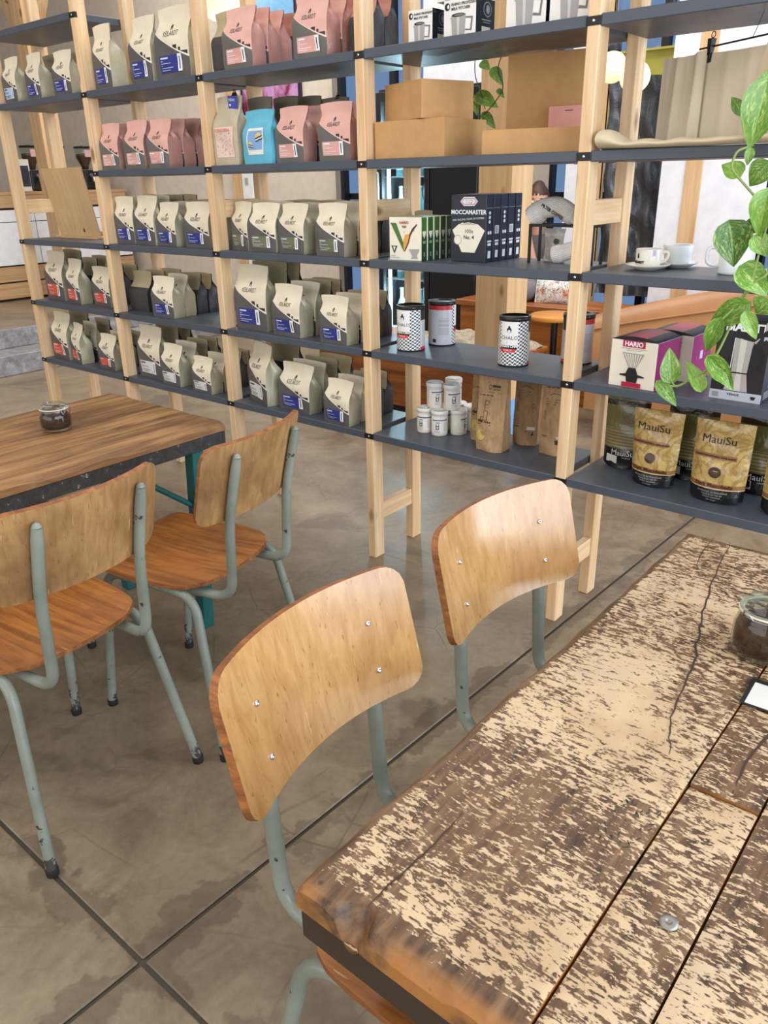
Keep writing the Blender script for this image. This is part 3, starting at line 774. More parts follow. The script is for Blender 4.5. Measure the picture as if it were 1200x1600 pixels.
def bag_surface(w, h, d, seed):
    rnd = random.Random(seed); ph = [rnd.uniform(0, 6.28) for _ in range(10)]
    lean = rnd.uniform(-0.004, 0.008)
    def sm(a, b, x):
        x = max(0, min(1, (x-a)/(b-a))); return x*x*(3-2*x)
    def dep(t): return d*(0.96+0.04*sm(0, .1, t))*(1-sm(.48, .84, t)) + 0.005*sm(.48, .84, t)
    def wid(t): return w*(0.965+0.035*sm(0, .12, t)+0.02*sm(.3, .55, t)-0.085*sm(.55, .80, t)+0.065*sm(.82, .92, t))
    def cr(x, z, k): return 0.0022*math.sin(38*x+ph[k]+3*math.sin(21*z+ph[k+1]))*math.sin(33*z+ph[k+2]) + 0.0014*math.sin(71*z+29*x+ph[k+3])
    def front(s, t):
        x = (s-0.5)*wid(t); z = t*h
        bul = 0.005*math.sin(PI*s)**0.5*math.sin(PI*min(1, t/0.78)) if t < 0.78 else 0
        edge = min(1, min(s, 1-s)*6)*sm(0, .1, t)*(1-0.6*sm(.8, .9, t))
        y = -d/2 + 0.30*(d-dep(t))*sm(.45, .8, t) - bul + lean*sm(.5, 1, t)*2 + cr(x, z, 0)*edge
        if 0.855 < t < 0.895: y -= 0.0012
        return Vector((x, y, z - (0.004*(2*s-1)**2 if t > 0.99 else 0)))
    def back(s, t):
        p = front(s, t); x = p.x; y = -d/2 + 0.30*(d-dep(t))*sm(.45, .8, t) + dep(t) + lean*sm(.5, 1, t)*2 + 0.002*math.sin(PI*s)*math.sin(PI*min(1, t/0.78))*(1 if t < .78 else 0)
        return Vector((x, y, p.z))
    return front, back, dep, wid, sm
_bag = {}
def bag_mesh(w, h, d, seed):
    key = ('body', w, h, d, seed)
    if key in _bag: return _bag[key]
    fr, bk, dep, wid, sm = bag_surface(w, h, d, seed)
    g = G(); NS, NTT = 10, 20; ts = [j/NTT for j in range(NTT+1)]
    g.grid(lambda u, v: fr(u, v), NS, NTT, 0, True, uv=lambda u, v: (u, v))
    g.grid(lambda u, v: bk(1-u, v), NS, NTT, 2, True, uv=lambda u, v: (1-u, v))
    def side(sg):
        s = 1.0 if sg > 0 else 0.0
        def fn(u, v):
            a = fr(s, v); b = bk(s, v); p = a.lerp(b, u if sg > 0 else 1-u)
            fold = (1-abs(2*u-1))
            inn = fold*(0.10*sm(.35, .80, v)*w+0.004*math.sin(PI*min(1, v/.45)) * -1)
            p.x -= sg*inn; return p
        g.grid(fn, 6, NTT, 1 if sg > 0 else 3, True)
    side(1); side(-1)
    b0 = [fr(i/NS, 0) for i in range(NS+1)]+[bk(i/NS, 0) for i in range(NS, -1, -1)]
    g.add(b0, [tuple(range(len(b0)))[::-1]], 3)
    _bag[key] = g.mesh('coffee_bag'); return _bag[key]
def bag_label(w, h, d, seed, col, r0=(0.14, 0.80, 0.09, 0.33)):
    key = ('label', w, h, d, seed, col, r0)
    if key in _bag: return _bag[key]
    fr, bk, dep, wid, sm = bag_surface(w, h, d, seed); g = G(); s0, s1, t0, t1 = r0
    def patch(a, b, c, e, off, mat, n=5, m=3):
        g.grid(lambda u, v: fr(s0+(s1-s0)*(a+(b-a)*u), t0+(t1-t0)*(c+(e-c)*v))+Vector((0, -off, 0)), n, m, mat, True)
    patch(0, 1, 0, 1, 0.0012, 0, 8, 5)
    patch(0.82, 1.0, 0.02, 1.0, 0.0018, 1, 3, 4)
    patch(0.06, 0.38, 0.80, 0.90, 0.0018, 2, 3, 1)
    for k, (a, b) in enumerate(((0.06, 0.16), (0.06, 0.50), (0.06, 0.12), (0.06, 0.62), (0.06, 0.46))):
        z = 0.66-0.13*k; patch(a, b, z, z+0.035, 0.0018, 2, 3, 1)
    patch(0.885, 0.925, 0.15, 0.85, 0.0022, 3, 1, 3)
    _bag[key] = g.mesh('label'); return _bag[key]
def bag_logo(w, h, d, seed):
    key = ('logo', w, h, d, seed)
    if key in _bag: return _bag[key]
    fr, bk, dep, wid, sm = bag_surface(w, h, d, seed)
    src = text_mesh('KEILARDT', 1.0); g = G(); k = 0.080*w
    xs = [v.co.x for v in src.vertices]; kx = 0.40*w/(max(xs)-min(xs)); kz = kx*1.35
    def put(x, z, z0): return fr(0.5+x/w, (z0+z)/h)+Vector((0, -0.0010, 0))
    g.add([put(v.co.x*kx, v.co.y*kz, 0.585*h) for v in src.vertices], [tuple(p.vertices) for p in src.polygons])
    r = 0.030*w
    for P in ([(-1, -1.2), (-0.4, -1.2), (-0.4, -0.2), (0, 0.3), (0, 2.1), (-1, 0.9)], [(0, 0.3), (0.4, -0.2), (0.4, -1.2), (1, -1.2), (1, 1.1), (0, 2.1)]):
        g.add([put(a*r, b*r, 0.70*h) for a, b in P], [tuple(range(6))])
    _bag[key] = g.mesh('logo'); return _bag[key]
NB = [0]
def bag(label, x, y, l, w, h, d=0.068, rot=0.0, scheme='cream', lab='blue', logo=True, group='coffee bags on the shelves', zoff=0.0):
    """x, y: centre of the front bottom edge"""
    NB[0] += 1; seed = NB[0] % 7
    th = R(rot); cx = x - math.sin(th)*d/2; cy = y + math.cos(th)*d/2
    o = obj('coffee_bag', bag_mesh(w, h, d, seed), None, None, (cx, cy, LV[l]+0.0004+zoff), (0, 0, th))
    me = o.data
    if len(me.materials) == 0:
        for m_ in SCH[scheme]: me.materials.append(m_)
    elif me.materials[0] != SCH[scheme][0]:
        k = ('body', w, h, d, seed, scheme)
        if k not in _bag:
            m2 = me.copy(); m2.materials.clear(); [m2.materials.append(m_) for m_ in SCH[scheme]]; _bag[k] = m2
        o.data = _bag[k]
    tag(o, label, 'coffee bag', group)
    if lab: obj('label', bag_label(w, h, d, seed, lab), [LABC[lab], WHITEL, WHITEL if lab == 'rose' else TXTW if lab not in ('white', 'lightblue') else INKD, INKD], o)
    if logo: obj('logo', bag_logo(w, h, d, seed), INKD, o)
    return o
BAYW = ['leftmost bay', 'second bay', 'third bay', 'fourth bay', 'fifth bay']
LVW = ['topmost shelf', 'upper shelf', 'pink-bag shelf', 'middle shelf', 'lower shelf', 'bottom shelf']
ORD = {3: ['left', 'middle', 'right'], 4: ['leftmost', 'second', 'third', 'rightmost']}
# front bags: bay, level, [(x, y, rot, w, h, d, scheme, label, queue)]   queue: codes of the bags behind (f = facing us, r = turned round)
FRONT_BAGS = [
 (0, 1, [(0.125, .030, -4, .150, .200, .068, 'cream', 'lightblue', ''), (0.350, .030, -4, .146, .195, .068, 'cream', 'blue', 'r'), (0.605, .030, 0, .152, .182, .068, 'cream', 'blue', 'r')]),
 (1, 1, [(0.925, .040, -6, .152, .245, .075, 'cream', 'blue', ''), (1.212, .035, -3, .162, .242, .075, 'cream', 'blue', ''), (1.430, .030, 0, .212, .250, .080, 'cream', 'blue', '')]),
 (1, 2, [(0.912, .025, 0, .138, .188, .068, 'pink', 'rose', 'ff'), (1.100, .025, 0, .148, .190, .068, 'pink', 'rose', 'ff'), (1.270, .025, 0, .147, .187, .068, 'pink', 'rose', 'ffr')]),
 (2, 1, [(1.820, .022, 0, .158, .196, .066, 'pink', 'rose', 'ffr'), (2.185, .022, 0, .156, .192, .066, 'pink', 'rose', 'frr')]),
 (1, 3, [(0.918, .045, -2, .154, .205, .066, 'cream', 'blue', 'frr'), (1.080, .040, -2, .158, .208, .066, 'cream', 'blue', 'frr'), (1.237, .042, -3, .146, .181, .066, 'cream', 'blue', 'frr'), (1.448, .042, -2, .172, .183, .066, 'cream', 'blue', 'frr')]),
 (2, 3, [(1.714, .048, -13, .140, .184, .066, 'cream', 'green', 'f'), (1.865, .033, 1, .153, .180, .066, 'cream', 'green', 'frr'), (2.025, .033, -4, .148, .179, .066, 'cream', 'green', 'frr'), (2.240, .018, -1, .142, .181, .066, 'cream', 'green', 'frr')]),
 (0, 4, [(0.145, .070, -3, .195, .250, .085, 'cream', 'orange', 'r'), (0.362, .050, -5, .148, .221, .068, 'cream', 'orange', 'rr'), (0.585, .075, -1, .160, .193, .066, 'cream', 'orange', 'rr')]),
 (1, 4, [(1.160, .030, 2, .153, .182, .066, 'cream', 'blue', 'frr')]),
 (2, 4, [(1.748, .045, -2, .200, .259, .092, 'cream', 'blue', 'rr'), (1.982, .020, -3, .164, .199, .072, 'cream', 'blue', 'frr'), (2.245, .010, -2, .142, .177, .066, 'cream', 'blue', 'frr')]),
 (0, 5, [(0.145, .040, -4, .190, .248, .085, 'cream', 'orange', 'r'), (0.325, .030, -11, .138, .207, .068, 'cream', 'orange', 'fr'), (0.605, .035, -2, .152, .177, .066, 'cream', 'orange', 'fr')]),
 (1, 5, [(0.962, .050, -3, .195, .252, .085, 'cream', 'white', 'rr'), (1.175, .015, -2, .150, .192, .068, 'cream', 'white', 'frr'), (1.412, .010, -2, .142, .163, .066, 'cream', 'white', 'frr')]),
 (2, 5, [(1.748, .048, -18, .190, .256, .090, 'cream', 'white', 'r'), (1.980, .038, -3, .188, .197, .072, 'cream', 'blue', 'frr'), (2.245, .008, -2, .138, .173, .066, 'cream', 'blue', 'frr')]),
]
for b, l, row in FRONT_BAGS:
    n = len(row)
    for i, (x, y, rot, w, h, d, sch, lab, q) in enumerate(row):
        pos = {1: 'single', 2: ('left', 'right')[i] if n == 2 else '', 3: ORD[3][i] if n == 3 else '', 4: ORD[4][i] if n == 4 else ''}[n]
        lw = {'rose': 'pink'}.get(lab, lab).replace('lightblue', 'pale blue')
        who = '%s bag with %s label, %s front of %s, %s' % (sch, lw, pos, LVW[l], BAYW[b])
        bag(who[0:].replace('bag', 'coffee bag', 1), x, y, l, w, h, d, rot, sch, lab)
        yy = y+d+0.007; rr = random.Random(b*100+l*10+i); nf = nr = 0
        if rot < -12: yy += 0.035
        elif rot < -3.5: yy += 0.012
        for c in q:
            dd = min(d, 0.061)
            if yy+dd > SD+0.012: break
            hh = h*rr.uniform(0.985, 1.03); xx = x+rr.uniform(-0.006, 0.010)
            if c == 'f':
                nf += 1
                bag('%s coffee bag %s %s %s front bag, %s, %s' % (sch, 'directly behind the' if nf == 1 else 'third in line behind the', lw+'-labelled', pos, LVW[l], BAYW[b]), xx, yy, l, w, round(hh, 3), dd, rr.uniform(-3, 3), sch, None, True)
            else:
                nr += 1; yb = yy+dd
                bag('dark-sided %s coffee bag turned away, %s behind %s front bag, %s, %s' % (sch, ('first', 'second')[nr-1], pos, LVW[l], BAYW[b]), xx, yb, l, w, round(hh, 3), dd, 180+rr.uniform(-3, 3), sch, None, False)
            yy += dd+0.0055
# bags standing turned away on otherwise empty ends of shelves
for k, y in enumerate((0.15, 0.222, 0.292)):
    bag('dark-sided coffee bag turned away, %s of three at the left of lower shelf, second bay' % ('front', 'middle', 'rearmost')[k], 0.895+0.012*k, y, 4, .150, .185, .066, 180, 'cream', None, False)
bag('dark coffee bag with olive top at left end of upper shelf, third bay', 1.705, 0.12, 1, .120, .200, .070, 180, 'cream', None, False)
for k, (x, y) in enumerate(((2.335, 0.17), (2.335, 0.24))):
    bag('dark-sided pink coffee bag turned away, %s at right end of upper shelf, third bay' % ('nearer', 'farther')[k], x, y, 1, .10, .192, .066, 180, 'pink', None, False)
# special bags on the pink-bag shelf, third bay
b1 = bag('tall beige coffee bag with pink illustrated print and blue tag clipped on top', 1.712, .022, 2, .142, .240, .075, 0, 'beige', None, False)
b2 = bag('light blue coffee bag with a printed picture of striped parasols', 1.892, .018, 2, .162, .182, .066, -3, 'blue', None, False)
bag('pink coffee bag with pink label beside the light blue bag', 2.058, .022, 2, .150, .183, .066, -3, 'pink', 'rose')
bag('pink coffee bag with pink label at right end of pink-bag shelf, third bay', 2.278, .022, 2, .146, .182, .066, 0, 'pink', 'rose')
bag('pink coffee bag directly behind the pink bag beside the light blue one', 2.075, .094, 2, .150, .186, .066, 0, 'pink', None)
bag('pink coffee bag behind the rightmost pink bag, third bay', 2.290, .094, 2, .146, .186, .066, 0, 'pink', None)
for k, (x, y, h) in enumerate(((1.790, .115, .235), (1.845, .19, .238), (1.905, .262, .238))):
    bag('plain olive coffee bag behind the tall beige bag, %s in line' % ('first', 'second', 'third')[k], x, y, 2, .135, h, .066, 0, 'olive', None, False)
ob_ = bag('plain olive coffee bag with black binder clip behind the light blue bag', 2.030, .262, 2, .150, .225, .066, 0, 'olive', None, False)
def binder(parent, x, y, z):
    g = G().prism([(-0.007, 0), (0.007, 0), (0.001, 0.012), (-0.001, 0.012)], 'x', x-0.010, x+0.010)
    for s in (1, -1): g.tube([(x-0.004*s, 0, 0.010), (x-0.007*s, 0.002, 0.022), (x-0.001*s, 0.002, 0.022), (x-0.004*s, 0, 0.010)], 0.0008, 5)
    o = obj('binder_clip', g.mesh('binder_clip', fixn=True), BLACKM, parent, (0, y, z)); return o
binder(ob_, 0.02, 0.004, 0.219)
binder(b1, 0.035, -0.004, 0.236)
# prints on the two special bags
def on_bag(o, w, h, d, seed, name, patches, mats):
    fr = bag_surface(w, h, d, seed)[0]; g = G()
    for (pts, mat, off) in patches:
        if len(pts) == 20:      # a rectangle: follow the bag's surface
            a = min(p[0] for p in pts); b = max(p[0] for p in pts); c = min(p[1] for p in pts); e = max(p[1] for p in pts)
            g.grid(lambda u, v: fr(a+(b-a)*u, c+(e-c)*v)+Vector((0, -off, 0)), 8, 10, mat); continue
        g.add([fr(s, t)+Vector((0, -off, 0)) for s, t in pts], [tuple(range(len(pts)))], mat)
    return obj(name, g.mesh(name), mats, o)
def rectp(a, b, c, e, n=5):
    return [(a+(b-a)*k/n, c) for k in range(n+1)]+[(b, c+(e-c)*k/n) for k in range(1, n+1)]+[(b-(b-a)*k/n, e) for k in range(1, n+1)]+[(a, e-(e-c)*k/n) for k in range(1, n)]
def seed_of(o): return int(o.data.name) if False else None
def special(o, w, h, d, kind):
    for sd in range(7):
        if _bag.get(('body', w, h, d, sd)) == o.data or _bag.get(('body', w, h, d, sd, kind)) == o.data: return sd
rs = random.Random(3)
sd = special(b1, .142, .240, .075, 'beige')
pp = [(rectp(0.14, 0.86, 0.11, 0.55), 0, 0.0016)]
for k in range(46):
    s = rs.uniform(0.18, 0.80); t = rs.choice([rs.uniform(0.14, 0.29), rs.uniform(0.33, 0.45)]); a = rs.uniform(0, 3.1); L = rs.uniform(0.02, 0.05)
    dx, dy = math.cos(a)*L, math.sin(a)*L*0.5; nx, ny = -math.sin(a)*0.004, math.cos(a)*0.003
    pp.append(([(s-nx, t-ny), (s+dx-nx, t+dy-ny), (s+dx+nx, t+dy+ny), (s+nx, t+ny)], 1, 0.0024))
on_bag(b1, .142, .240, .075, sd, 'printed_panel', pp, [plain('rose_print', (230, 200, 184), 0.6), plain('brown_line_print', (120, 88, 78), 0.6)])
text('KONTOENA', 0.0150, plain('red_print', (206, 96, 74), 0.6), b1, (0, -.0375-.0135, 0.48*.240), bold=0.0003)
tg = obj('price_tag', G().box(-0.026, 0.026, -0.0006, 0.0006, -0.05, 0.0).mesh('price_tag'), plain('blue_tag', (62, 70, 160), 0.5), b1, (0.030, -0.012, 0.236), (0.10, 0.10, 0))
text('NEW!', 0.014, WHITEL, tg, (-0.004, -0.0012, -0.018))
g = G().flat([(-0.02, -0.030), (-0.015, -0.036), (-0.010, -0.030), (-0.010, -0.027), (-0.015, -0.0285), (-0.02, -0.027)])
obj('heart', g.mesh('heart'), WHITEL, tg, (0, -0.0012, 0))
sd = special(b2, .162, .182, .066, 'blue')
P_ = lambda pts, m_, o=0.0022: (pts, m_, o)
pp = [(rectp(0.20, 0.76, 0.17, 0.66), 0, 0.0014), (rectp(0.24, 0.72, 0.26, 0.61), 1, 0.0020)]
def para(cx, cy, k, rot):
    c, s_ = math.cos(rot), math.sin(rot); T = lambda x, y: (cx+(x*c-y*s_)*k, cy+(x*s_+y*c)*k*0.9); out = []
    out.append(P_([T(-1, 0), T(-0.6, 0.5), T(0, 0.72), T(0.6, 0.5), T(1, 0)], 2, 0.0028))
    for j, a in enumerate((0.0, -0.22, -0.44)):
        out.append(P_([T(-1, a), T(-0.5, a-0.10), T(0, a), T(0.5, a-0.10), T(1, a), T(1, a-0.2), T(0.5, a-0.3), T(0, a-0.2), T(-0.5, a-0.3), T(-1, a-0.2)], 3 if j % 2 == 0 else 0, 0.0028))
    return out
pp += para(0.60, 0.50, 0.12, 0.25)+para(0.33, 0.36, 0.085, -0.2)
on_bag(b2, .162, .182, .066, sd, 'printed_picture', pp, [plain('print_white', (238, 234, 224), 0.6), plain('print_sky', (132, 170, 214), 0.6), plain('print_yellow', (226, 204, 120), 0.6), plain('print_navy', (34, 38, 74), 0.6)])
# ------------------------------------------------------------------ cartons and goods
CARD = plain('brown_cardboard', (196, 150, 96), 0.75, 0, 0.06, 30, 0.1)
PWHITE = plain('print_paper_white', (236, 230, 220), 0.5)
PBLACK = plain('print_black', (22, 22, 26), 0.45)
PGREY = plain('print_grey', (168, 162, 156), 0.5)
def carton(name, label, cat, x, y, l, w, d, h, rot, front, side, top, group=None, z=None, back=None):
    """x, y: centre of the front bottom edge; local origin at centre of the bottom"""
    th = R(rot); c = (x-math.sin(th)*d/2, y+math.cos(th)*d/2, (LV[l] if z is None else z)+0.0004)
    t = thing(name, label, cat, c, th, group)
    g = G(); v = [(-w/2,-d/2,0),(w/2,-d/2,0),(w/2,d/2,0),(-w/2,d/2,0),(-w/2,-d/2,h),(w/2,-d/2,h),(w/2,d/2,h),(-w/2,d/2,h)]
    g.add(v, [(3,2,1,0),(4,5,6,7),(0,1,5,4),(1,2,6,5),(2,3,7,6),(3,0,4,7)], [2, 2, 0, 1, 0, 1])
    obj('carton', g.mesh('carton', 0.0009), [front, side, top], t)
    t['_w'] = w; t['_d'] = d; t['_h'] = h
    return t
def dec(t, name, side, polys, mats, off=0.0006):
    """polys in face units: u 0..1 left to right, v 0..1 bottom to top"""
    w, d, h = t['_w'], t['_d'], t['_h']; W_ = w if side == 'f' else d; g = G()
    for pts, m_ in polys: g.flat([((u-0.5)*W_, v*h) for u, v in pts], m_)
    for i in range(len(polys)):      # stack later shapes a hair above earlier ones
        for k in g.f[i]: g.v[k] = (g.v[k][0], -0.00012*i, g.v[k][2])
    if side == 'f': return obj(name, g.mesh(name), mats, t, (0, -d/2-off, 0))
    return obj(name, g.mesh(name), mats, t, (w/2+off, 0, 0), (0, 0, PI/2))
def dtext(t, side, body, size, mat, u, v, name='lettering', off=0.0012, **kw):
    w, d, h = t['_w'], t['_d'], t['_h']
    if side == 'f': return text(body, size, mat, t, ((u-0.5)*w, -d/2-off, v*h), FRONT, name, **kw)
    return text(body, size, mat, t, (w/2+off, (u-0.5)*d, v*h), SIDE, name, **kw)
def clean(t):
    for k in ('_w', '_d', '_h'): del t[k]
def ell(cx, cy, rx, ry, n=16, a0=0, a1=2*PI): return [(cx+rx*math.cos(a0+(a1-a0)*k/n), cy+ry*math.sin(a0+(a1-a0)*k/n)) for k in range(n if a1-a0 > 6.2 else n+1)]
def bx(a, b, c, e): return [(a, c), (b, c), (b, e), (a, e)]

# --- green and white filter-paper boxes
GRN = plain('filter_green', (74, 116, 48), 0.45); DGRN = plain('filter_dark_green', (30, 70, 40), 0.45); RED = plain('print_red', (196, 40, 52), 0.45)
ORG = plain('print_orange', (226, 164, 76), 0.45); BRN = plain('print_coffee', (74, 40, 26), 0.45); CRM = plain('print_cream', (238, 228, 206), 0.5)
for i in range(5):
    t = carton('filter_box', 'cream and green paper filter box, %s in the row' % ('frontmost', 'second', 'third', 'fourth', 'rearmost')[i], 'box', 2.576+0.0015*i, 0.030+0.0335*i, 3, 0.130, 0.0325, 0.137, 3, CRM, GRN if i % 2 == 0 else plain('filter_mid_green', (54, 96, 40), 0.45), plain('filter_top', (150, 160, 120), 0.5), 'green paper filter boxes')
    dec(t, 'side_print', 's', [(bx(0.02, 0.98, 0.0, 0.55), 1), ([(0.2, .64), (0.5, .50), (0.8, .64), (0.8, .68), (.2, .68)], 0), (bx(.25, .75, .40, .46), 2), (bx(.4, .6, .10, .2), 2)], [CRM, DGRN, plain('filter_pale', (140, 160, 110), 0.5)])
    if i == 0:
        dec(t, 'front_print', 'f', [([(0.04, .87), (.22, .87), (.48, .34), (.46, .20)], 0), ([(.46, .20), (.44, .45), (.50, .60), (.64, .62), (.60, .45)], 1), ([(.48, .24), (.60, .46), (.64, .62), (.72, .74), (.86, .85), (.88, .83), (.76, .70), (.68, .60), (.62, .42), (.49, .20)], 2),
            (ell(.47, .66, .008, .012), 2), (ell(.70, .63, .012, .015), 2), (ell(.78, .70, .010, .012), 2), ([(.06, .34), (.26, .34), (.16, .16)], 3), ([(.12, .32), (.20, .32), (.16, .22)], 4), ([(.62, .27), (.95, .28), (.86, .12), (.90, .06), (.68, .05), (.73, .11)], 5), (bx(.05, .20, .10, .115), 5), (bx(.05, .32, .06, .075), 5)], [GRN, ORG, BRN, DGRN, CRM, PGREY])
        dtext(t, 'f', 'HARIO', 0.0125, RED, .47, .845, bold=0.0003); dtext(t, 'f', 'V60', 0.011, PBLACK, .47, .755, bold=0.0002)
    clean(t)
bag('black-sided bag standing turned away, behind the green filter boxes', 2.488, 0.27, 3, .080, .150, .066, 180, 'cream', None, False)

# --- black coffee filter boxes
NAVY = plain('carton_black_blue', (26, 30, 42), 0.35); NAVY2 = plain('carton_side_navy', (34, 40, 56), 0.35)
for i in range(5):
    t = carton('filter_box', 'tall black coffee filter carton, %s in the row' % ('frontmost', 'second', 'third', 'fourth', 'rearmost')[i], 'box', 2.786+0.001*i, 0.092+0.0425*i, 3, 0.131, 0.0415, 0.204, 2, NAVY, NAVY2, NAVY, 'black filter cartons')
    ic = [(ell(.5, .60+.065*k, .16, .026, 10), 0) for k in range(3)]+[(ell(.36, .44, .14, .028, 10), 0), (ell(.68, .44, .14, .028, 10), 0)] if i % 2 == 0 else [(bx(.2, .8, .42, .54), 0), (bx(.28, .33, .43, .53), 1), (bx(.42, .52, .43, .53), 1), (bx(.62, .66, .43, .53), 1)]
    dec(t, 'side_print', 's', ic+[(bx(.2, .8, .30, .325), 0), (bx(.25, .75, .245, .285), 0), ([(.28, .06), (.32, .17), (.72, .17), (.70, .06)], 0), (bx(.02, .98, .80, .806), 2)], [WHITEL, NAVY, PGREY])
    if i == 0:
        fan = [(.04, .475), (.22, .565), (.5, .595), (.78, .565), (.97, .475), (.70, .145), (.32, .145)]
        dec(t, 'front_print', 'f', [(fan, 0), (ell(.20, .33, .115, .075), 1), (ell(.20, .33, .10, .065), 0), ([(.26, .90), (.36, .965), (.66, .965), (.76, .90), (.66, .835), (.36, .835)], 2), ([(.29, .90), (.37, .95), (.65, .95), (.73, .90), (.65, .85), (.37, .85)], 3), ([(.31, .90), (.38, .94), (.64, .94), (.71, .90), (.64, .86), (.38, .86)], 2), (ell(.34, .575, .05, .015), 0), ([(.24, .56), (.5, .585), (.76, .56), (.5, .565)], 1)], [CRM, PGREY, WHITEL, RED])
        dtext(t, 'f', 'MOCCAMASTER', 0.0180, WHITEL, .5, .715, bold=0.0006); dtext(t, 'f', 'TECHNI', 0.0085, PBLACK, .51, .905, bold=0.0002); dtext(t, 'f', 'VORM', 0.0085, PBLACK, .51, .865, bold=0.0002)
        dtext(t, 'f', '100x', 0.017, PBLACK, .52, .435); dtext(t, 'f', 'No. 4', 0.017, PBLACK, .52, .345, bold=0.0003)
        w_ = text('FOR THE FULL TASTE OF COFFEE!', 0.0078, WHITEL, t, (0.0, -0.0415/2-0.0012, 0.630*0.204), (PI/2, -0.07, 0))
    clean(t)

# --- black wire rack with white socks
t = thing('sock_rack', 'small black wire rack on the middle shelf beside the tall cartons', 'rack', (2.968, 0.20, LV[3]))
RX = 0.215
for x in (0, RX):
    for y in (-0.03, 0.035): obj('leg', G().box(x-0.004, x+0.004, y-0.004, y+0.004, 0, 0.108).mesh('leg', 0.0008), BLACKM, t)
for y in (-0.03, 0.035): obj('rail', G().box(-0.004, RX+0.004, y-0.004, y+0.004, 0.1082, 0.1165).mesh('rail', 0.0008), BLACKM, t)
for x in (0, RX): obj('cross_rail', G().box(x-0.004, x+0.004, -0.026, 0.031, 0.1082, 0.1165).mesh('cross_rail', 0.0008), BLACKM, t)
def knit():
    t = NT('white_ribbed_knit'); v = t.coord(); x = t.sep(t.n('ShaderNodeUVMap').outputs[0])[0]
    rib = t.m('PINGPONG', t.m('MULTIPLY', x, 30.0), 0.5)
    t.bump(rib, 0.7, 0.004)
    return t.out(t.ramp(t.noise(v, 60, 3), [(0.3, srgb(232, 226, 216)), (0.7, srgb(246, 242, 234))]), 0.9)
KNIT = knit()
def sock(label, path, wid, thick, loc, rotz, open_end=False):
    """a flattened knitted tube following a path in the local XZ plane, with an open cuff"""
    P = fillet([Vector((p[0], 0, p[1])) for p in path], 0.03, 5); n = len(P); g = G(); m_ = 16; rings = []
    for i, p in enumerate(P):
        T = (P[min(i+1, n-1)]-P[max(i-1, 0)]).normalized(); N = Vector((-T.z, 0, T.x)); w = wid*(1.0 if i > 2 or not open_end else 1.12); th = thick*(1.6 if open_end and i < 2 else 1)
        if i > n-3: w *= 0.8; th *= 0.8
        rings.append([p+N*(math.cos(2*PI*k/m_)*w/2)+Vector((0, 1, 0))*(math.sin(2*PI*k/m_)*th/2) for k in range(m_)])
    g.add([v for r_ in rings for v in r_], [(i*m_+k, i*m_+(k+1) % m_, (i+1)*m_+(k+1) % m_, (i+1)*m_+k) for i in range(n-1) for k in range(m_)], 0, True, [(k/m_, i/n) for i in range(n) for k in range(m_)])
    g.add(rings[-1], [tuple(range(m_))], 0, False, [(0, 0)]*m_)
    if open_end:
        inner = [v*0.84+P[0]*0.16+(P[1]-P[0])*0.1 for v in rings[0]]; deep = [v*0.7+P[2]*0.3 for v in rings[2]]
        g.add(rings[0]+inner+deep, [(m_+k, m_+(k+1) % m_, (k+1) % m_, k) for k in range(m_)]+[(2*m_+k, 2*m_+(k+1) % m_, m_+(k+1) % m_, m_+k) for k in range(m_)], 0, True, [(0, 0)]*(3*m_))
    else: g.add(rings[0], [tuple(range(m_))[::-1]], 0, False, [(0, 0)]*m_)
    t = thing('sock', label, 'sock', loc, rotz, 'printed white socks on the black rack')
    obj('knit_tube', g.mesh('knit_tube', fixn=True), KNIT, t); return t
s1 = sock('white ribbed sock printed FILTER COFFEE lying over the top of black rack', [(-0.055, -0.002), (-0.02, 0.022), (0.04, 0.030), (0.085, 0.005), (0.10, 0.002)], 0.060, 0.046, (3.015, 0.192, LV[3]+0.139), R(-8), True)
text('FILTER COFFEE', 0.0135, PBLACK, s1, (0.03, -0.0238, 0.010), (PI/2, 0.45, 0), bold=0.0005)
s2 = sock('white ribbed sock printed FILTER hanging inside black rack to the shelf', [(-0.085, 0.006), (-0.05, 0.014), (0.0, 0.028), (0.01, 0.06), (0.012, 0.085)], 0.052, 0.030, (3.125, 0.196, LV[3]+0.0185), R(-6), True)
text('FILTER', 0.0145, PBLACK, s2, (0.018, -0.0158, 0.082), (PI/2, PI/2, 0), bold=0.0005, align='LEFT')
t = thing('wrapped_sock_pack', 'clear plastic sock pack with green dot standing inside the black rack', 'sock pack', (3.022, 0.232, LV[3]+0.0005))
g = G().grid(lambda u, v: Vector(((u-.5)*(0.075-0.012*math.sin(PI*v)), -0.010*math.sin(PI*u)*math.sin(PI*min(1, v*1.2))+0.003*math.sin(14*v+7*u), v*0.100)), 8, 8, 0).grid(lambda u, v: Vector(((.5-u)*(0.075-0.012*math.sin(PI*v)), 0.010*math.sin(PI*u)*math.sin(PI*min(1, v*1.2)), v*0.100)), 8, 8, 0)
obj('pouch', g.mesh('pouch'), plain('pale_cellophane', (196, 186, 172), 0.18, 0, 0.05, 20), t)
obj('sticker', G().disc(0.012, 0.062, 0.009).mesh('sticker'), plain('dark_green_dot', (48, 74, 54), 0.5), t, (0, -0.0125, 0))
t = thing('sock_card', 'white card with a small heart standing on top of black rack', 'card', (3.128, 0.195, LV[3]+0.117))
obj('card', G().box(-0.036, 0.036, -0.0008, 0.0008, 0, 0.050).mesh('card'), PWHITE, t)
text('FILTRO', 0.0100, PBLACK, t, (0, -0.0014, 0.008), spacing=1.4)
g = G().flat([(-0.004, 0.036), (0, 0.031), (0.004, 0.036), (0.003, 0.038), (0, 0.0365), (-0.003, 0.038)]); obj('heart', g.mesh('heart'), PBLACK, t, (0, -0.0014, 0))

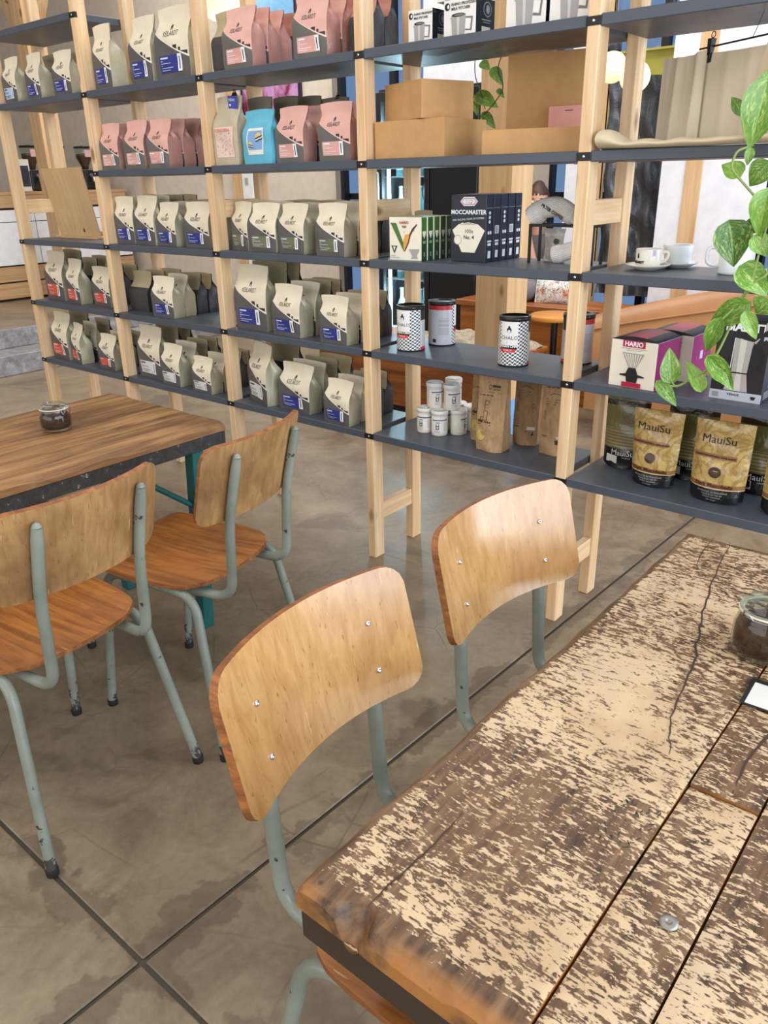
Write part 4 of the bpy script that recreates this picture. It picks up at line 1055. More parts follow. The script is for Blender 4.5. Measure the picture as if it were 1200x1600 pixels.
# --- chai tins
def tin_mat():
    t = NT('chai_tin_print'); u, v, _ = t.sep(t.n('ShaderNodeUVMap').outputs[0]); ph = t.m('MULTIPLY', u, 360.0)   # degrees, 0 = front, growing to the right
    def rng(x, a, b): return t.m('MULTIPLY', t.m('GREATER_THAN', x, a), t.m('LESS_THAN', x, b))
    zig = t.m('PINGPONG', t.m('MULTIPLY', u, 38.0), 0.5)
    st = t.m('FRACT', t.m('ADD', t.m('ADD', t.m('MULTIPLY', v, 12.0), t.m('MULTIPLY', zig, 1.1)), t.m('MULTIPLY', u, -22.0)))
    zz = t.mix(t.m('LESS_THAN', st, 0.46), srgb(240, 238, 234), srgb(26, 24, 26))
    col = zz
    front = rng(ph, 290, 359.9)                        # white panel
    col = t.mix(t.m('MULTIPLY', front, t.m('GREATER_THAN', v, 0.46)), col, srgb(238, 234, 228))
    col = t.mix(t.m('MULTIPLY', front, rng(v, 0.385, 0.47)), col, srgb(24, 22, 24))
    col = t.mix(t.m('MULTIPLY', rng(ph, 290, 352), rng(v, 0.31, 0.387)), col, srgb(214, 62, 48))
    side = rng(ph, 48, 150); lines = t.m('LESS_THAN', t.m('FRACT', t.m('MULTIPLY', v, 44.0)), 0.35)
    sc = t.mix(t.m('MULTIPLY', lines, rng(ph, 54, 140)), srgb(216, 212, 206), srgb(160, 156, 152))
    sc = t.mix(t.m('GREATER_THAN', v, 0.74), sc, srgb(26, 26, 28)); sc = t.mix(t.m('LESS_THAN', v, 0.075), sc, srgb(206, 46, 56))
    col = t.mix(side, col, sc)
    back = rng(ph, 150, 276)
    bl = t.m('MULTIPLY', t.m('LESS_THAN', t.m('FRACT', t.m('MULTIPLY', v, 30.0)), 0.3), t.m('MULTIPLY', rng(ph, 215, 262), rng(v, 0.25, 0.70)))
    bc = t.mix(bl, srgb(204, 204, 208), srgb(150, 148, 150)); bc = t.mix(t.m('GREATER_THAN', v, 0.89), bc, srgb(204, 52, 56))
    bc = t.mix(t.m('MULTIPLY', rng(ph, 188, 206), rng(v, 0.06, 0.15)), bc, srgb(60, 58, 60))
    col = t.mix(back, col, bc)
    return t.out(col, 0.32)
TINM = tin_mat()
def tin(label, x, y, rot, face=True):
    r, h = 0.050, 0.150; t = thing('chai_tin', label, 'tin', (x, y, LV[4]+0.0006), R(rot), 'patterned chai tins')
    g = G(); n = 72
    def fn(u, v):
        a = 2*PI*u; return Vector((r*math.sin(a), -r*math.cos(a), 0.004+v*(h-0.010)))
    g.grid(fn, n, 1, 0, True, uv=lambda u, v: (u, v))
    obj('can', g.mesh('can'), TINM, t)
    obj('base_rim', G().lathe([(0.0001, 0), (r*1.005, 0), (r*1.012, 0.002), (r*1.005, 0.0045), (r*0.99, 0.005)], 40).mesh('base_rim'), BLACKM, t)
    obj('lid', G().lathe([(r*0.995, h-0.0062), (r*1.02, h-0.006), (r*1.025, h), (r*1.02, h+0.007), (r*0.94, h+0.007), (r*0.92, h+0.002), (0.0001, h+0.002)], 40).mesh('lid'), plain('black_plastic_lid', (20, 20, 22), 0.35), t)
    if face:
        rr = r+0.0006
        text('CHALO', 0.0165, PBLACK, t, (0, 0, 0.088), (PI/2, 0, R(-33)), wrap=rr, spacing=1.05)
        text('INDIAN CHAI', 0.0105, WHITEL, t, (0, 0, 0.0628), (PI/2, 0, R(-36)), wrap=rr+0.0002, bold=0.0004)
        text('VANILLA', 0.0078, WHITEL, t, (0, 0, 0.0515), (PI/2, 0, R(-38)), wrap=rr+0.0002)
        g = G()
        def wrapd(pts, mat, off=0.0007):
            g.add([((r+off)*math.sin(a/r), -(r+off)*math.cos(a/r), z) for a, z in pts], [tuple(range(len(pts)))], mat)
        c = R(-33)*r
        wrapd(ell(c, 0.117, 0.0078, 0.0092, 14), 0, 0.0006); wrapd(ell(c, 0.1135, 0.0050, 0.0058, 12), 1, 0.0010); wrapd(ell(c, 0.1275, 0.0035, 0.0035, 10), 0, 0.0006)
        for k in range(3): wrapd(bx(c-0.010, c+0.010, 0.0795-0.002*k, 0.0800-0.002*k), 2, 0.0007)
        tag(obj('portrait_mark', g.mesh('portrait_mark'), [PBLACK, PWHITE, PGREY], t), kind='stuff')
    return t
tin('patterned chai tin with CHALO panel at the left of lower shelf, fourth bay', 2.545, 0.098, 34)
tin('chai tin with grey text panel and red top band, behind the leftmost tin', 2.578, 0.243, -196, False)
tin('patterned chai tin with CHALO panel standing alone mid shelf, fourth bay', 2.972, 0.095, 44)
tin('chai tin half hidden behind the pine post, lower shelf, fourth bay', 3.125, 0.238, -170, False)

# --- small white powder tubs
TUBW = plain('cream_plastic_tub', (228, 218, 202), 0.4); LIDW = plain('white_plastic_lid', (238, 234, 226), 0.35); BLUEB = plain('tub_blue_band', (44, 76, 116), 0.4)
def tub(label, x, y, z, rot, plainlab=False):
    r, h = 0.030, 0.078; t = thing('powder_tub', label, 'tub', (x, y, LV[5]+0.0005+z), R(rot), 'small white powder tubs')
    obj('tub_body', G().lathe([(0.0001, 0), (r*0.96, 0), (r, 0.003), (r, h), (0.0001, h)], 28).mesh('tub_body'), TUBW, t)
    lid = G().lathe([(r*0.99, h-0.0005), (r*1.08, h), (r*1.08, h+0.013), (r*1.02, h+0.0155), (r*0.85, h+0.0155), (r*0.83, h+0.0135), (0.0001, h+0.0135)], 28)
    obj('lid', lid.mesh('lid'), LIDW, t)
    g = G()
    def wr(a0, a1, z0, z1, m_, off):
        n = 8; rr = r+off
        g.grid(lambda u, v: Vector((rr*math.sin(R(a0+(a1-a0)*u)), -rr*math.cos(R(a0+(a1-a0)*u)), z0+(z1-z0)*v)), n, 1, m_, True)
    wr(-80, 95, 0.012, 0.070, 0, 0.0004); wr(-60, 60, 0.058, 0.062, 1, 0.0008); wr(-32, -4, 0.050, 0.0525, 2, 0.0008)
    for k in range(7): wr(25, 70, 0.050-0.005*k, 0.0515-0.005*k, 3, 0.0008)
    for k in range(4): wr(-40, -2, 0.022-0.003*k, 0.0232-0.003*k, 3, 0.0008)
    for a, b, c, e in ((-32, -27, .026, .046), (-14, -9, .026, .046), (-32, -9, .026, .029), (-27, -14, .036, .039)): wr(a, b, c, e, 2, 0.0008)
    obj('wrap_label', g.mesh('wrap_label'), [PWHITE, BLUEB, PBLACK, PGREY], t)
    return t
tub('white powder tub with blue band, bottom left of the tub pyramid', 2.578, 0.140, 0, 25)
tub('white powder tub with blue band, front middle of the tub pyramid', 2.645, 0.140, 0, 40)
tub('white powder tub at the right of the tub pyramid base', 2.695, 0.190, 0, 110)
tub('bright white powder tub at far right behind the pyramid', 2.705, 0.262, 0, 100)
tub('white powder tub hidden in the middle of the pyramid base', 2.618, 0.202, 0, 70)
tub('white powder tub hidden at the back of the pyramid base', 2.640, 0.268, 0, 70)
tub('white powder tub, left one of the second layer', 2.603, 0.166, 0.0936, 75)
tub('white powder tub, right one of the second layer', 2.672, 0.178, 0.0936, 70)
tub('white powder tub, rear one of the second layer', 2.625, 0.256, 0.0936, 60)

# --- tall brown paper bags
def kraft():
    t = NT('brown_kraft_paper'); f = t.noise(t.map(t.coord(), (1, 1, 0.4)), 70, 4); b = t.noise(t.coord(), 7, 3)
    t.bump(b, 0.35, 0.012)
    return t.out(t.ramp(f, [(0.3, srgb(158, 124, 86)), (0.7, srgb(188, 152, 110))]), 0.8)
KRAFT = kraft()
def paper_bag(label, x, y, w, h, d, rot, back=False):
    t = thing('kraft_paper_bag', label, 'paper bag', (x, y+d/2, LV[5]+0.0005), R(rot), 'tall brown paper bags')
    rnd = random.Random(int(x*1000)); ph = [rnd.uniform(0, 6) for _ in range(5)]
    def F(s, v, sg):
        ww = w*(0.94+0.06*min(1, v*8)+0.10*max(0, v-0.5)); dd = d*(1-0.75*max(0, v-0.25)/0.75)
        cr = 0.004*math.sin(9*v+ph[0]+3*s)*math.sin(5*s+ph[1])+(0.006*math.sin(20*v+ph[2]+5*s) if v < 0.22 else 0)
        return Vector(((s-0.5)*ww, sg*(dd/2+0.012*math.sin(PI*s)*(1-v)+cr*math.sin(PI*s)), v*h))
    g = G(); n, m_ = 8, 16
    g.grid(lambda u, v: F(u, v, -1), n, m_, 0); g.grid(lambda u, v: F(1-u, v, 1), n, m_, 0)
    for sg in (1, -1):
        def sd(u, v):
            a = F(1 if sg > 0 else 0, v, -1); b = F(1 if sg > 0 else 0, v, 1); p = a.lerp(b, u if sg > 0 else 1-u); p.x -= sg*(1-abs(2*u-1))*0.012*v; return p
        g.grid(sd, 4, m_, 0)
    ring = [F(i/n, 0, -1) for i in range(n+1)]+[F(i/n, 0, 1) for i in range(n, -1, -1)]; g.add(ring, [tuple(range(len(ring)))[::-1]], 0)
    obj('bag_body', g.mesh('bag_body'), KRAFT, t)
    # print
    g = G()
    def pr(pts, m_, off=0.0012): g.add([F(s, v, -1)+Vector((0, -off, 0)) for s, v in pts], [tuple(range(len(pts)))], m_)
    if not back:
        pr(bx(.50, .78, .835, .865), 0); pr(bx(.52, .78, .80, .82), 1); pr(bx(.38, .82, .765, .770), 0)
        for k in range(8): a = 2*PI*k/8; a2 = 2*PI*(k+1)/8; pr([(.42+.06*math.cos(a), .835+.035*math.sin(a)), (.42+.06*math.cos(a2), .835+.035*math.sin(a2)), (.42+.048*math.cos(a2), .835+.028*math.sin(a2)), (.42+.048*math.cos(a), .835+.028*math.sin(a))], 0)
        for a, b in ((.06, .09), (.14, .26), (.30, .40), (.43, .54)): pr(bx(a, b, .718, .730), 0)
        for q in (bx(.28, .295, .54, .655), bx(.42, .435, .62, .655), bx(.28, .435, .650, .657), bx(.30, .40, .605, .611), bx(.26, .275, .41, .53), bx(.40, .415, .41, .53), bx(.26, .415, .405, .412), bx(.30, .38, .525, .532), bx(.16, .26, .44, .446), bx(.14, .16, .40, .445)): pr(q, 0)
        pr(bx(.06, .26, .375, .408), 0); pr(bx(.06, .56, .345, .356), 0)
        for a, b in ((.32, .35), (.37, .42), (.44, .49), (.51, .56)): pr(bx(a, b, .378, .398), 0)
        pr(ell(.22, .215, .16, .075, 20), 2, 0.0016)
    else:
        pr(bx(.62, .90, .93, .955), 0); pr(bx(.5, .9, .90, .906), 0)
        for a, b in ((.10, .24), (.28, .40), (.43, .55)): pr(bx(a, b, .845, .855), 0)
        pr([(.25, .75), (.40, .775), (.55, .765), (.72, .735), (.72, .742), (.55, .772), (.40, .782), (.25, .757)], 0)
        for k in range(3): pr(bx(.12, .62-.06*k, .70-.03*k, .706-.03*k), 0)
        for k in range(7): pr(bx(.10, .80-.03*(k % 3), .55-.018*k, .556-.018*k), 0)
        pr(bx(.62, .92, .215, .255), 3, 0.0016); pr(bx(.56, .86, .14, .195), 0); pr(bx(.1, .28, .235, .245), 0)
    tag(obj('print', g.mesh('print'), [plain('kraft_ink', (62, 48, 34), 0.7), plain('kraft_green_ink', (92, 104, 58), 0.7), plain('straw_print', (196, 172, 88), 0.7), plain('grey_sticker', (214, 206, 204), 0.5)], t), kind='stuff')
paper_bag('tall brown paper bag with flask drawing and straw-yellow spot, frontmost', 2.895, 0.083, 0.104, 0.266, 0.060, 4)
paper_bag('tall brown paper bag half hidden behind the frontmost paper bag', 2.815, 0.165, 0.100, 0.266, 0.055, 6)
paper_bag('tall brown paper bag with small grey sticker, middle of the three', 2.955, 0.222, 0.094, 0.268, 0.055, 6, True)
paper_bag('tall brown paper bag with small grey sticker, against the pine post', 3.090, 0.178, 0.100, 0.268, 0.055, 6, True)

# --- brown cardboard boxes
def cardbox(label, x, y, l, w, d, h, rot, z=None):
    t = carton('cardboard_box', label, 'box', x, y, l, w, d, h, rot, CARD, CARD, CARD, 'plain brown cardboard boxes', z)
    g = G().box(-w/2+0.001, w/2-0.001, -0.0007, 0.0007, h, h+0.0006)
    obj('flap_seam', g.mesh('flap_seam'), plain('cardboard_seam', (120, 88, 54), 0.8), t); clean(t); return t
cardbox('plain brown cardboard box, lower of the stack of two', 2.587, 0.036, 2, 0.280, 0.235, 0.110, 0)
cardbox('plain brown cardboard box set askew on another box', 2.545, 0.062, 2, 0.215, 0.200, 0.108, -19, LV[2]+0.1115)
th = R(14); bxo = thing('open_mailing_box', 'shallow brown cardboard box with its lid standing open behind', 'box', (3.012-math.sin(th)*0.11, 0.062+math.cos(th)*0.11, LV[2]+0.0005), th)
for nm, a in (('front_panel', (-.145, .145, -.11, -.106, 0, .066)), ('back_panel', (-.145, .145, .106, .11, 0, .066)), ('side_panel', (-.145, -.141, -.106, .106, 0, .066)), ('side_panel', (.141, .145, -.106, .106, 0, .066)), ('bottom_panel', (-.141, .141, -.106, .106, 0, .003)), ('lid_panel', (-.143, .143, .1105, .1145, 0.040, .284))):
    obj(nm, G().box(*a).mesh(nm, 0.0008), CARD, bxo)
pc = thing('pink_card', 'pink greeting card leaning inside the open brown box', 'card', (3.035, 0.275, LV[2]+0.03), th)
obj('card', G().box(-0.072, 0.072, -0.012, -0.0105, 0.0, 0.103).mesh('card'), plain('pink_card', (232, 164, 150), 0.6), pc)
obj('caption_line', G().rect(-0.022, 0.002, 0.089, 0.0915).mesh('caption_line'), PBLACK, pc, (0, -0.0126, 0))
obj('corner_print', G().flat([(0.045, 0.095), (0.072, 0.092), (0.072, 0.080), (0.058, 0.088)]).mesh('corner_print'), PBLACK, pc, (0, -0.0126, 0))

# --- milk pitcher boxes
def pitcher_box(label, x, y, w, d, h, z=None, big=False, rot=0):
    t = carton('milk_pitcher_box', label, 'box', x, y, 1, w, d, h, rot, PWHITE, PBLACK, PWHITE, 'white and black milk pitcher boxes', z)
    k = 0.8 if big else 1.0
    dec(t, 'front_print', 'f', [([(.28, 0.0), (.24, .50*k), (.20, .52*k), (.32, .60*k), (.70, .60*k), (.66, .0)], 0), (ell(.46, .585*k, .21, .05), 1), (ell(.49, .585*k, .15, .03), 2), ([(.70, .52*k), (.92, .50*k), (.88, .14), (.68, .16), (.69, .20), (.84, .18), (.87, .46*k), (.70, .48*k)], 2), ([(.44, .02), (.42, .53*k), (.50, .53*k), (.50, .02)], 3)] + ([] if big else [(ell(.12, .83, .085, .10), 4), (ell(.15, .83, .035, .05), 5)]), [PGREY, PBLACK, plain('steel_print', (120, 114, 108), 0.5), plain('steel_light_print', (206, 200, 194), 0.5), PBLACK, PWHITE])
    if not big:
        dtext(t, 'f', 'RHINO PROFESSIONAL', w*0.092, PBLACK, .245, .835, align='LEFT', bold=0.0002); dtext(t, 'f', 'MILK PITCHER', w*0.092, PBLACK, .245, .72, align='LEFT', bold=0.0002)
        dec(t, 'side_print', 's', [(ell(.6, .72, .22, .20), 0), (ell(.6, .72, .19, .17), 1), (ell(.62, .72, .10, .12), 0), (bx(.3, .8, .42, .45), 0), (bx(.36, .74, .36, .38), 0), (bx(.3, .75, .06, .26), 2)], [PGREY, PBLACK, CRM])
    clean(t); return t
pitcher_box('white milk pitcher box with black side, left one on upper shelf', 2.627, 0.046, 0.090, 0.085, 0.088)
pitcher_box('white milk pitcher box with black side, right one of the small pair', 2.773, 0.042, 0.112, 0.100, 0.096)
pitcher_box('white milk pitcher box lying on top of the small pair', 2.740, 0.050, 0.112, 0.090, 0.090, LV[1]+0.0972)
pitcher_box('larger white milk pitcher box, left of the taller pair', 2.992, 0.042, 0.125, 0.110, 0.160, None, True)
pitcher_box('larger white milk pitcher box touching the post, right of the taller pair', 3.128, 0.042, 0.125, 0.110, 0.160, None, True)

# --- cups, saucers, mug
CHINA = plain('cream_china', (232, 226, 212), 0.18, 0, 0.02); CHINA2 = plain('white_china', (236, 238, 236), 0.18, 0, 0.02)
def saucer(label, x, y, mat, r=0.062, z=0.0):
    g = G().lathe([(0.0001, 0.002), (r*0.5, 0), (r*0.55, 0.002), (r*0.85, 0.009), (r, 0.0145), (r*1.0, 0.0165), (r*0.84, 0.0125), (r*0.55, 0.0055), (0.0001, 0.005)], 40)
    o = obj('saucer', g.mesh('saucer'), mat, None, (x, y, LV[3]+0.0004+z)); return tag(o, label, 'saucer', 'cups and saucers')
def cup(label, x, y, mat, r, h, rot, logo):
    t = thing('coffee_cup', label, 'cup', (x, y, LV[3]+0.0062), R(rot), 'cups and saucers')
    g = G().lathe([(0.0001, 0), (r*0.55, 0), (r*0.62, 0.003), (r*0.88, h*0.35), (r, h*0.95), (r*0.985, h), (r*0.93, h*0.98), (r*0.82, h*0.36), (r*0.5, 0.006), (0.0001, 0.005)] if not logo else [(0.0001, 0), (r*0.80, 0), (r*0.92, 0.005), (r*0.98, h*0.3), (r, h*0.97), (r*0.97, h), (r*0.90, h*0.97), (r*0.88, h*0.2), (r*0.7, 0.006), (0.0001, 0.005)], 40)
    obj('cup_body', g.mesh('cup_body'), mat, t)
    pts = fillet([(r*0.9, 0, h*0.80), (r*1.55, 0, h*0.82), (r*1.45, 0, h*0.40), (r*0.88, 0, h*0.24)], r*0.35, 6)
    obj('handle', G().tube(pts, 0.0042, 10).mesh('handle'), mat, t)
    if logo:
        text('KEILARDT', 0.0088, PBLACK, t, (0, 0, 0.014), (PI/2, 0, R(-62)), wrap=r+0.0008, bold=0.0006)
        g = G().add([((r+0.0008)*math.sin(R(-62)+a), -(r+0.0008)*math.cos(R(-62)+a), z) for a, z in ((-.07, .028), (.07, .028), (.07, .036), (0, .043), (-.07, .036))], [(0, 1, 2, 3, 4)]); obj('logo', g.mesh('logo'), PBLACK, t)
        g = G().add([((r+0.0008)*math.sin(R(12)+a), -(r+0.0008)*math.cos(R(12)+a), z) for a, z in ((-.12, .034), (.12, .034), (.12, .050), (-.12, .050))], [(0, 1, 2, 3)]); obj('price_sticker', g.mesh('price_sticker'), plain('violet_sticker', (196, 178, 214), 0.5), t)
    return t
saucer('cream saucer under the printed espresso cup', 3.368, 0.150, CHINA); cup('cream espresso cup with black logo on a saucer', 3.368, 0.150, CHINA, 0.036, 0.052, 35, True)
saucer('white saucer under the plain wide cup behind the espresso cup', 3.418, 0.245, CHINA2, 0.058); cup('plain white wide coffee cup behind the espresso cup', 3.418, 0.245, CHINA2, 0.044, 0.058, 120, False)
saucer('white saucer beside the enamel mug at the right edge', 3.735, 0.150, CHINA2)
t = thing('enamel_mug', 'white enamel mug with black rim behind the hanging leaves', 'mug', (3.604, 0.160, LV[3]+0.0004), R(20))
r, h = 0.041, 0.082
obj('mug_body', G().lathe([(0.0001, 0), (r*0.9, 0), (r*0.98, 0.003), (r, 0.008), (r, h), (r*0.95, h), (r*0.95, 0.006), (0.0001, 0.005)], 40).mesh('mug_body'), CHINA2, t)
n = 40; obj('rim', G().tube([(r*0.99*math.cos(2*PI*k/n), r*0.99*math.sin(2*PI*k/n), h+0.001) for k in range(n+1)], 0.0028, 8, caps=False).mesh('rim'), PBLACK, t)
obj('handle', G().tube(fillet([(-r*0.95, 0, h*0.82), (-r*1.75, 0, h*0.84), (-r*1.75, 0, h*0.30), (-r*0.95, 0, h*0.24)], 0.022, 7), 0.0048, 10).mesh('handle'), CHINA2, t)

# --- coffee dripper boxes
MAG = plain('magenta_carton', (158, 26, 108), 0.4); CRIM = plain('crimson_print', (186, 22, 64), 0.4)
for i in range(2):
    t = carton('dripper_box', ('cream and magenta coffee dripper box at the shelf front edge', 'cream and magenta coffee dripper box behind the front one')[i], 'box', (3.409, 3.450)[i], (0.016, 0.172)[i], 4, 0.140, 0.150, 0.134, (-4, -2)[i], CRM, MAG, PBLACK, 'coffee dripper boxes')
    # arched black and red top
    g = G()
    def arch(u, v): return Vector(((u-0.5)*0.1396, (v-0.5)*0.1496, 0.134+0.012*math.sin(PI*u)**0.7 if 0 < u < 1 else 0.1342))
    for a, b, m_ in ((0, .27, 0), (.27, .75, 1), (.75, 1, 0)): g.grid(lambda u, v, a=a, b=b: arch(a+(b-a)*u, v), 6, 1, m_)
    for sv in (0, 1):
        e = [arch(k/18, sv) for k in range(19)]; g.add(e+[Vector((0.0698, e[0].y, 0.1338)), Vector((-0.0698, e[0].y, 0.1338))], [tuple(range(21))], 0)
    obj('top_flap', g.mesh('top_flap'), [PBLACK, CRIM], t)
    dec(t, 'front_print', 'f', [(bx(.25, .74, .86, .998), 0), (bx(.22, .78, .825, .838), 1), (bx(.34, .66, .79, .80), 1), ([(.26, .74), (.74, .74), (.58, .43), (.42, .43)], 2)] + [([(.30+.06*k, .72), (.325+.06*k, .72), (.465+.022*k, .44), (.455+.022*k, .44)], 3) for k in range(7)] + [([(.42, .43), (.58, .43), (.63, .30), (.78, .27), (.78, .245), (.64, .235), (.62, .12), (.40, .12), (.38, .235), (.24, .25), (.24, .275), (.37, .30)], 4), (bx(.30, .72, .015, .115), 0)], [CRIM, PGREY, PGREY, CRM, PBLACK])
    dtext(t, 'f', 'HARIO', 0.0185, WHITEL, .495, .885, bold=0.0006); dtext(t, 'f', 'Coffee Innovations', 0.0062, WHITEL, .51, .05)
    dec(t, 'side_print', 's', [(bx(.42, .56, .44, .62), 0)] if i else [(bx(.30, .38, .5, .505), 0)], [plain('sticker_lilac', (214, 206, 224), 0.5)])
    clean(t)

# --- moka pot box
t = carton('moka_pot_box', 'tall black moka pot carton with pot picture, behind the trailing leaves', 'box', 3.690, 0.042, 4, 0.134, 0.110, 0.214, -1, plain('carton_charcoal', (34, 30, 32), 0.4), plain('carton_side_grey', (52, 54, 66), 0.4), PBLACK)
dec(t, 'front_print', 'f', [(bx(0, 1, 0, .115), 0), ([(.36, .78), (.71, .745), (.69, .66), (.66, .36), (.36, .36)], 1), ([(.455, .775), (.58, .755), (.56, .36), (.46, .36)], 2), ([(.36, .345), (.66, .345), (.72, .125), (.26, .125)], 1), ([(.46, .345), (.56, .345), (.58, .125), (.44, .125)], 2), ([(.70, .70), (.84, .70), (.93, .62), (.90, .40), (.84, .40), (.86, .58), (.80, .65), (.70, .64)], 3), ([(.71, .745), (.80, .80), (.81, .79), (.74, .72)], 1), ([(.345, .78), (.365, .78), (.345, .40), (.325, .40)], 2), (bx(.33, .69, .345, .36), 3), (bx(.88, .98, .895, .985), 1), (ell(.92, .86, .06, .035), 3), ([(.88, .82), (.97, .82), (.97, .765), (.925, .79), (.88, .765)], 0), (bx(.06, .18, .03, .09), 4), ([(.80, .08), (.90, .08), (.88, .04), (.82, .04)], 3)], [plain('silver_print', (186, 188, 194), 0.35), plain('pot_grey', (178, 166, 160), 0.4), plain('pot_light', (210, 202, 190), 0.4), PBLACK, plain('silver_dark', (140, 142, 148), 0.4)])
dtext(t, 'f', 'BIALETTI', 0.0290, WHITEL, .57, .865, bold=0.0012); dtext(t, 'f', 'VENUS', 0.0085, PBLACK, .46, .062, bold=0.0003, spacing=1.3)
dtext(t, 's', 'VENUS', 0.0095, WHITEL, .5, .17); dec(t, 'side_print', 's', [(bx(.12, .8-.1*(k % 2), .12-.025*k, .13-.025*k), 0) for k in range(4)], [PGREY]); clean(t)

# --- shiny sugar pouches
def pouch_mat(name, top, tex):
    t = NT(name); uv = t.n('ShaderNodeUVMap').outputs[0]; s_, v_, _ = t.sep(uv)
    b = t.noise(t.map(t.coord(), (1, 1, 0.7)), 16, 3, 0.6, 1.2)
    col = t.ramp(b, [(0.42, srgb(*top)), (0.50, srgb(*tex)), (0.58, srgb(*top))])
    def rng(x, a, c): return t.m('MULTIPLY', t.m('GREATER_THAN', x, a), t.m('LESS_THAN', x, c))
    col = t.mix(rng(v_, 0.185, 0.245), col, srgb(152, 104, 54)); col = t.mix(t.m('MULTIPLY', rng(v_, 0.545, 0.605), rng(s_, 0.02, 0.80)), col, srgb(150, 108, 72))
    col = t.mix(t.m('LESS_THAN', v_, 0.175), col, srgb(20, 19, 20)); col = t.mix(rng(v_, 0.175, 0.186), col, srgb(204, 184, 130))
    t.bump(t.noise(t.coord(), 26, 3, 0.6, 0.8), 0.45, 0.010)
    return t.out(col, 0.16, 0.0, Coat_Weight=0.5)
def pouch_back():
    t = NT('sugar_pouch_back'); v_ = t.sep(t.n('ShaderNodeUVMap').outputs[0])[1]
    def rng(x, a, c): return t.m('MULTIPLY', t.m('GREATER_THAN', x, a), t.m('LESS_THAN', x, c))
    ln = t.m('MULTIPLY', t.m('LESS_THAN', t.m('FRACT', t.m('MULTIPLY', v_, 24.0)), 0.5), rng(v_, .28, .55))
    col = t.mix(ln, srgb(118, 110, 62), srgb(164, 144, 106)); col = t.mix(rng(v_, .86, .93), col, srgb(58, 42, 30)); col = t.mix(t.m('LESS_THAN', v_, 0.27), col, srgb(20, 19, 20))
    t.bump(t.noise(t.coord(), 26, 3, 0.6, 0.8), 0.4, 0.010)
    return t.out(col, 0.2, 0.0, Coat_Weight=0.4)
PM = pouch_mat('sugar_pouch_front', (198, 166, 100), (160, 124, 66)); PB = pouch_back()
def pouch(label, x, y, rot, h=0.232, wb=0.132, wt=0.152, d=0.070, turned=False):
    th = R(rot); t = thing('sugar_pouch', label, 'pouch', (x-math.sin(th)*d/2, y+math.cos(th)*d/2, LV[5]+0.0006), th, 'gold and black sugar pouches')
    rnd = random.Random(int(x*997)); ph = [rnd.uniform(0, 6) for _ in range(5)]
    def F(s, v, sg):
        w = wb+(wt-wb)*v; dd = d*math.sqrt(max(0.0, 1-v))*(0.75+0.25*math.sin(PI*min(1, v+0.3)))*0.9+0.002
        q = 1-(2*s-1)**2
        return Vector(((s-0.5)*w, sg*(dd/2*(q**0.6)+0.001)+0.0022*math.sin(23*v+ph[0]+4*s)*math.sin(PI*s), v*h+0.010*(1-v)**6*((2*s-1)**2)))
    g = G(); n, m_ = 14, 20
    g.grid(lambda u, v: F(u, v, -1), n, m_, 1 if turned else 0, True, uv=lambda u, v: (u, v)); g.grid(lambda u, v: F(1-u, v, 1), n, m_, 0 if turned else 1, True, uv=lambda u, v: (u, v))
    ring = [F(i/n, 0, -1) for i in range(n+1)]+[F(i/n, 0, 1) for i in range(n-1, 0, -1)]; g.add(ring, [tuple(range(len(ring)))[::-1]], 2)
    obj('pouch_body', g.mesh('pouch_body'), [PM, PB, PBLACK], t)
    def put(body, size, mat, s0, v0, off=0.0016, **kw):
        src = text_mesh(body, size, **kw); me = src.copy()
        for vv in me.vertices: vv.co = F(s0+vv.co.x/wb, v0+vv.co.y/h, -1)+Vector((0, -off, 0))
        me.materials.clear(); obj('lettering', me, mat, t)
    if not turned:
        put('MauiSu', 0.032, PBLACK, 0.44, 0.735)
        put('UNREFINED NATURAL CANE SUGAR', 0.0066, BRN, 0.42, 0.565, bold=0.0003); put('Dark Mascobado', 0.0150, plain('maroon_print', (70, 22, 22), 0.5), 0.47, 0.200, bold=0.0005)
        for k, s_ in enumerate(('PRODUCED IN MINDANAO', 'HANDSELECTED BY', 'GREEN GENMARI', 'net weight')): put(s_, 0.0066, PGREY, 0.47, 0.130-0.032*k)
        g = G(); g.add([F(a, b, -1)+Vector((0, -0.0014, 0)) for a, b in ell(.46, .385, .115, .068, 22)], [tuple(range(22))]); obj('window_spot', g.mesh('window_spot'), plain('sugar_window', (74, 52, 40), 0.25), t)
    else:
        put('MauiSu', 0.026, PWHITE, 0.52, 0.185); put('unrefined', 0.007, PWHITE, 0.62, 0.15)
        g = G(); g.add([F(a, b, -1)+Vector((0, -0.0014, 0)) for a, b in bx(.12, .40, .06, .17)], [(0, 1, 2, 3)]); obj('code_label', g.mesh('code_label'), PWHITE, t)
    return t
pouch('gold and black sugar pouch printed MauiSu, left one of the front row', 3.470, 0.078, 0)
pouch('gold and black sugar pouch printed MauiSu, middle one of the front row', 3.668, 0.062, 2, 0.236, 0.150, 0.160)
pouch('gold and black sugar pouch printed MauiSu, cut off at the right edge', 3.868, 0.060, 2, 0.236, 0.150, 0.160)
pouch('sugar pouch showing its olive back, beside the rear pine post', 3.335, 0.180, 4, 0.236, 0.132, 0.140, 0.06, True)
pouch('sugar pouch showing its back between the left and middle front pouches', 3.535, 0.200, 4, 0.238, 0.140, 0.150, 0.06, True)
pouch('sugar pouch showing its back behind the middle front pouch', 3.745, 0.200, 4, 0.238, 0.140, 0.150, 0.06, True)

